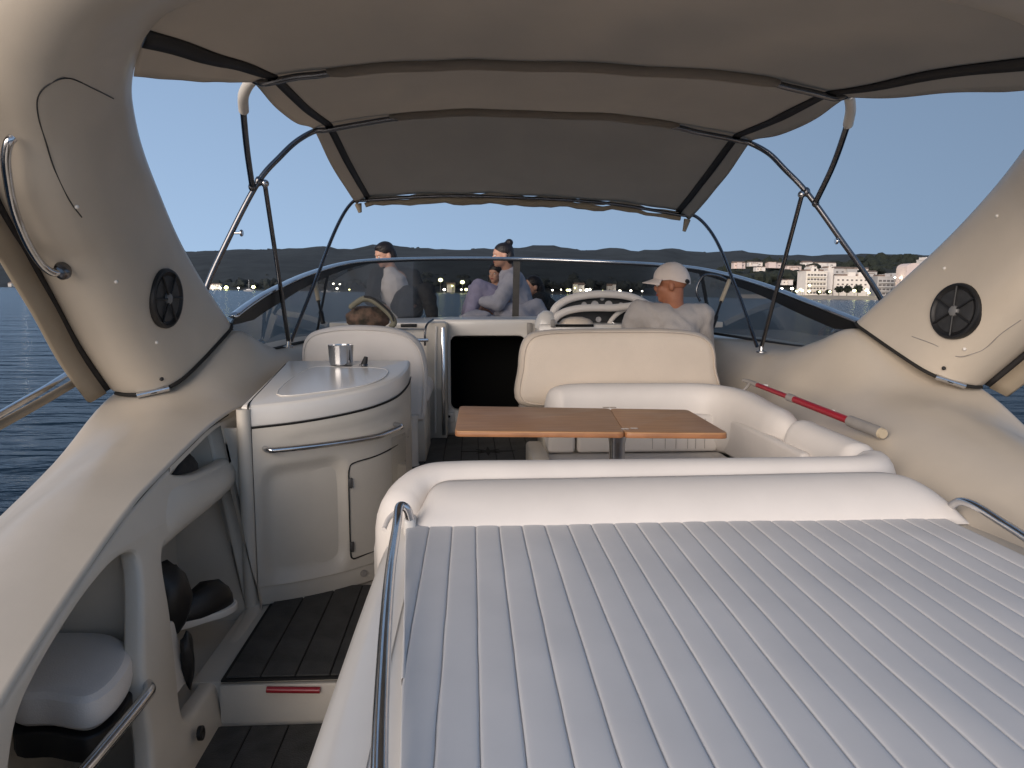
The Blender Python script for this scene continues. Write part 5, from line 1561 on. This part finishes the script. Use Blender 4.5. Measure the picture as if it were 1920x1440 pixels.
add('hair', blobs_mesh([(hc + R @ V((-.03, .075, 0)), .03, hc + R @ V((.02, .085, -.30)), .028), (hc + R @ V((-.03, -.075, 0)), .03, hc + R @ V((.0, -.085, -.30)), .028)], [(hc + R @ V((-.008, 0, .042)), (.090, .078, .076), R), (hc + R @ V((-.055, 0, -.08)), (.045, .078, .13), R)], .009, 3), 'hair', w3)

# person in black on the far side
hc = fp_(999, 537, 8.3); k = .92
ch = hc + V((.10, .05, -.22)); pv = V((ch.x + .08, 8.4, DZ + .06)); nk = hc + V((.05, .03, -.10))
shL, shR = ch + V((-.04, -.16, .08)), ch + V((.04, .16, .08))
w4, R = person('person with dark hair in black leaning low behind the pale blanket', hc, (-.9, -.3), nk, ch, pv, shL, shL + V((-.14, -.06, -.12)), shL + V((-.28, .0, -.08)), shR, shR + V((-.14, .06, -.12)), shR + V((-.28, 0, -.08)),
               (pv.x - .34, 8.2, DZ + .2), (pv.x - .42, 8.15, DZ + .05), (pv.x - .34, 8.5, DZ + .2), (pv.x - .42, 8.5, DZ + .05), 'skin_pale', grp, k=k, base=DZ)
cloth('jumper', [(pv, .15, ch, .15), (ch, .15, nk + V((.02, 0, -.02)), .08), (ch + V((0, 0, .08)), .09, shL, .075), (shL, .074, shL + V((-.14, -.06, -.12)), .06), (ch + V((0, 0, .08)), .09, shR, .075), (shR, .074, shR + V((-.14, .06, -.12)), .06)], [], 'jacket', w4)
add('hair', blobs_mesh([(hc + R @ V((-.06, .0, .0)), .07, hc + R @ V((-.12, .0, -.20)), .05)], [(hc + R @ V((-.012, 0, .04)), (.090, .080, .080), R)], .009, 3), 'hair', w4)

# ------------------------------------------------------------------ camouflage sun hat above the companion seat
ht = thing('sun_hat', 'camouflage sun hat with a striped khaki brim above the companion seat', 'hat', P(695, 612, Y=4.55))
c0 = P(690, 600, Y=4.55)
rotm = Matrix.Rotation(radians(24), 3, 'Y')
add('crown', ico(4, lambda v: c0 + Vector((v.x * .125, v.y * .11, (v.z * .085 if v.z > 0 else v.z * .06))) * (1 + .13 * noise.noise(v * 2.2 + Vector((3, 1, 1))) + .04 * noise.noise(v * 6))), 'camo', ht)
br = [P(u, v, Y=4.46) for u, v in ((655, 578), (668, 568), (683, 560), (700, 564), (718, 577), (733, 592), (739, 606), (731, 613))]
tube('brim', br, [.008] + [.017] * 33 + [.014] * 2, 'khaki', ht, 10, 5)
br2 = [p + Vector((0, -.012, .012)) for p in br[2:7]]
tube('brim_stripe', br2, .007, 'black', ht, 8, 5)

# ================================================================== heel everything that belongs to the boat
bpy.context.view_layer.update()
for o in BOAT:
    o.matrix_world = HM @ o.matrix_world
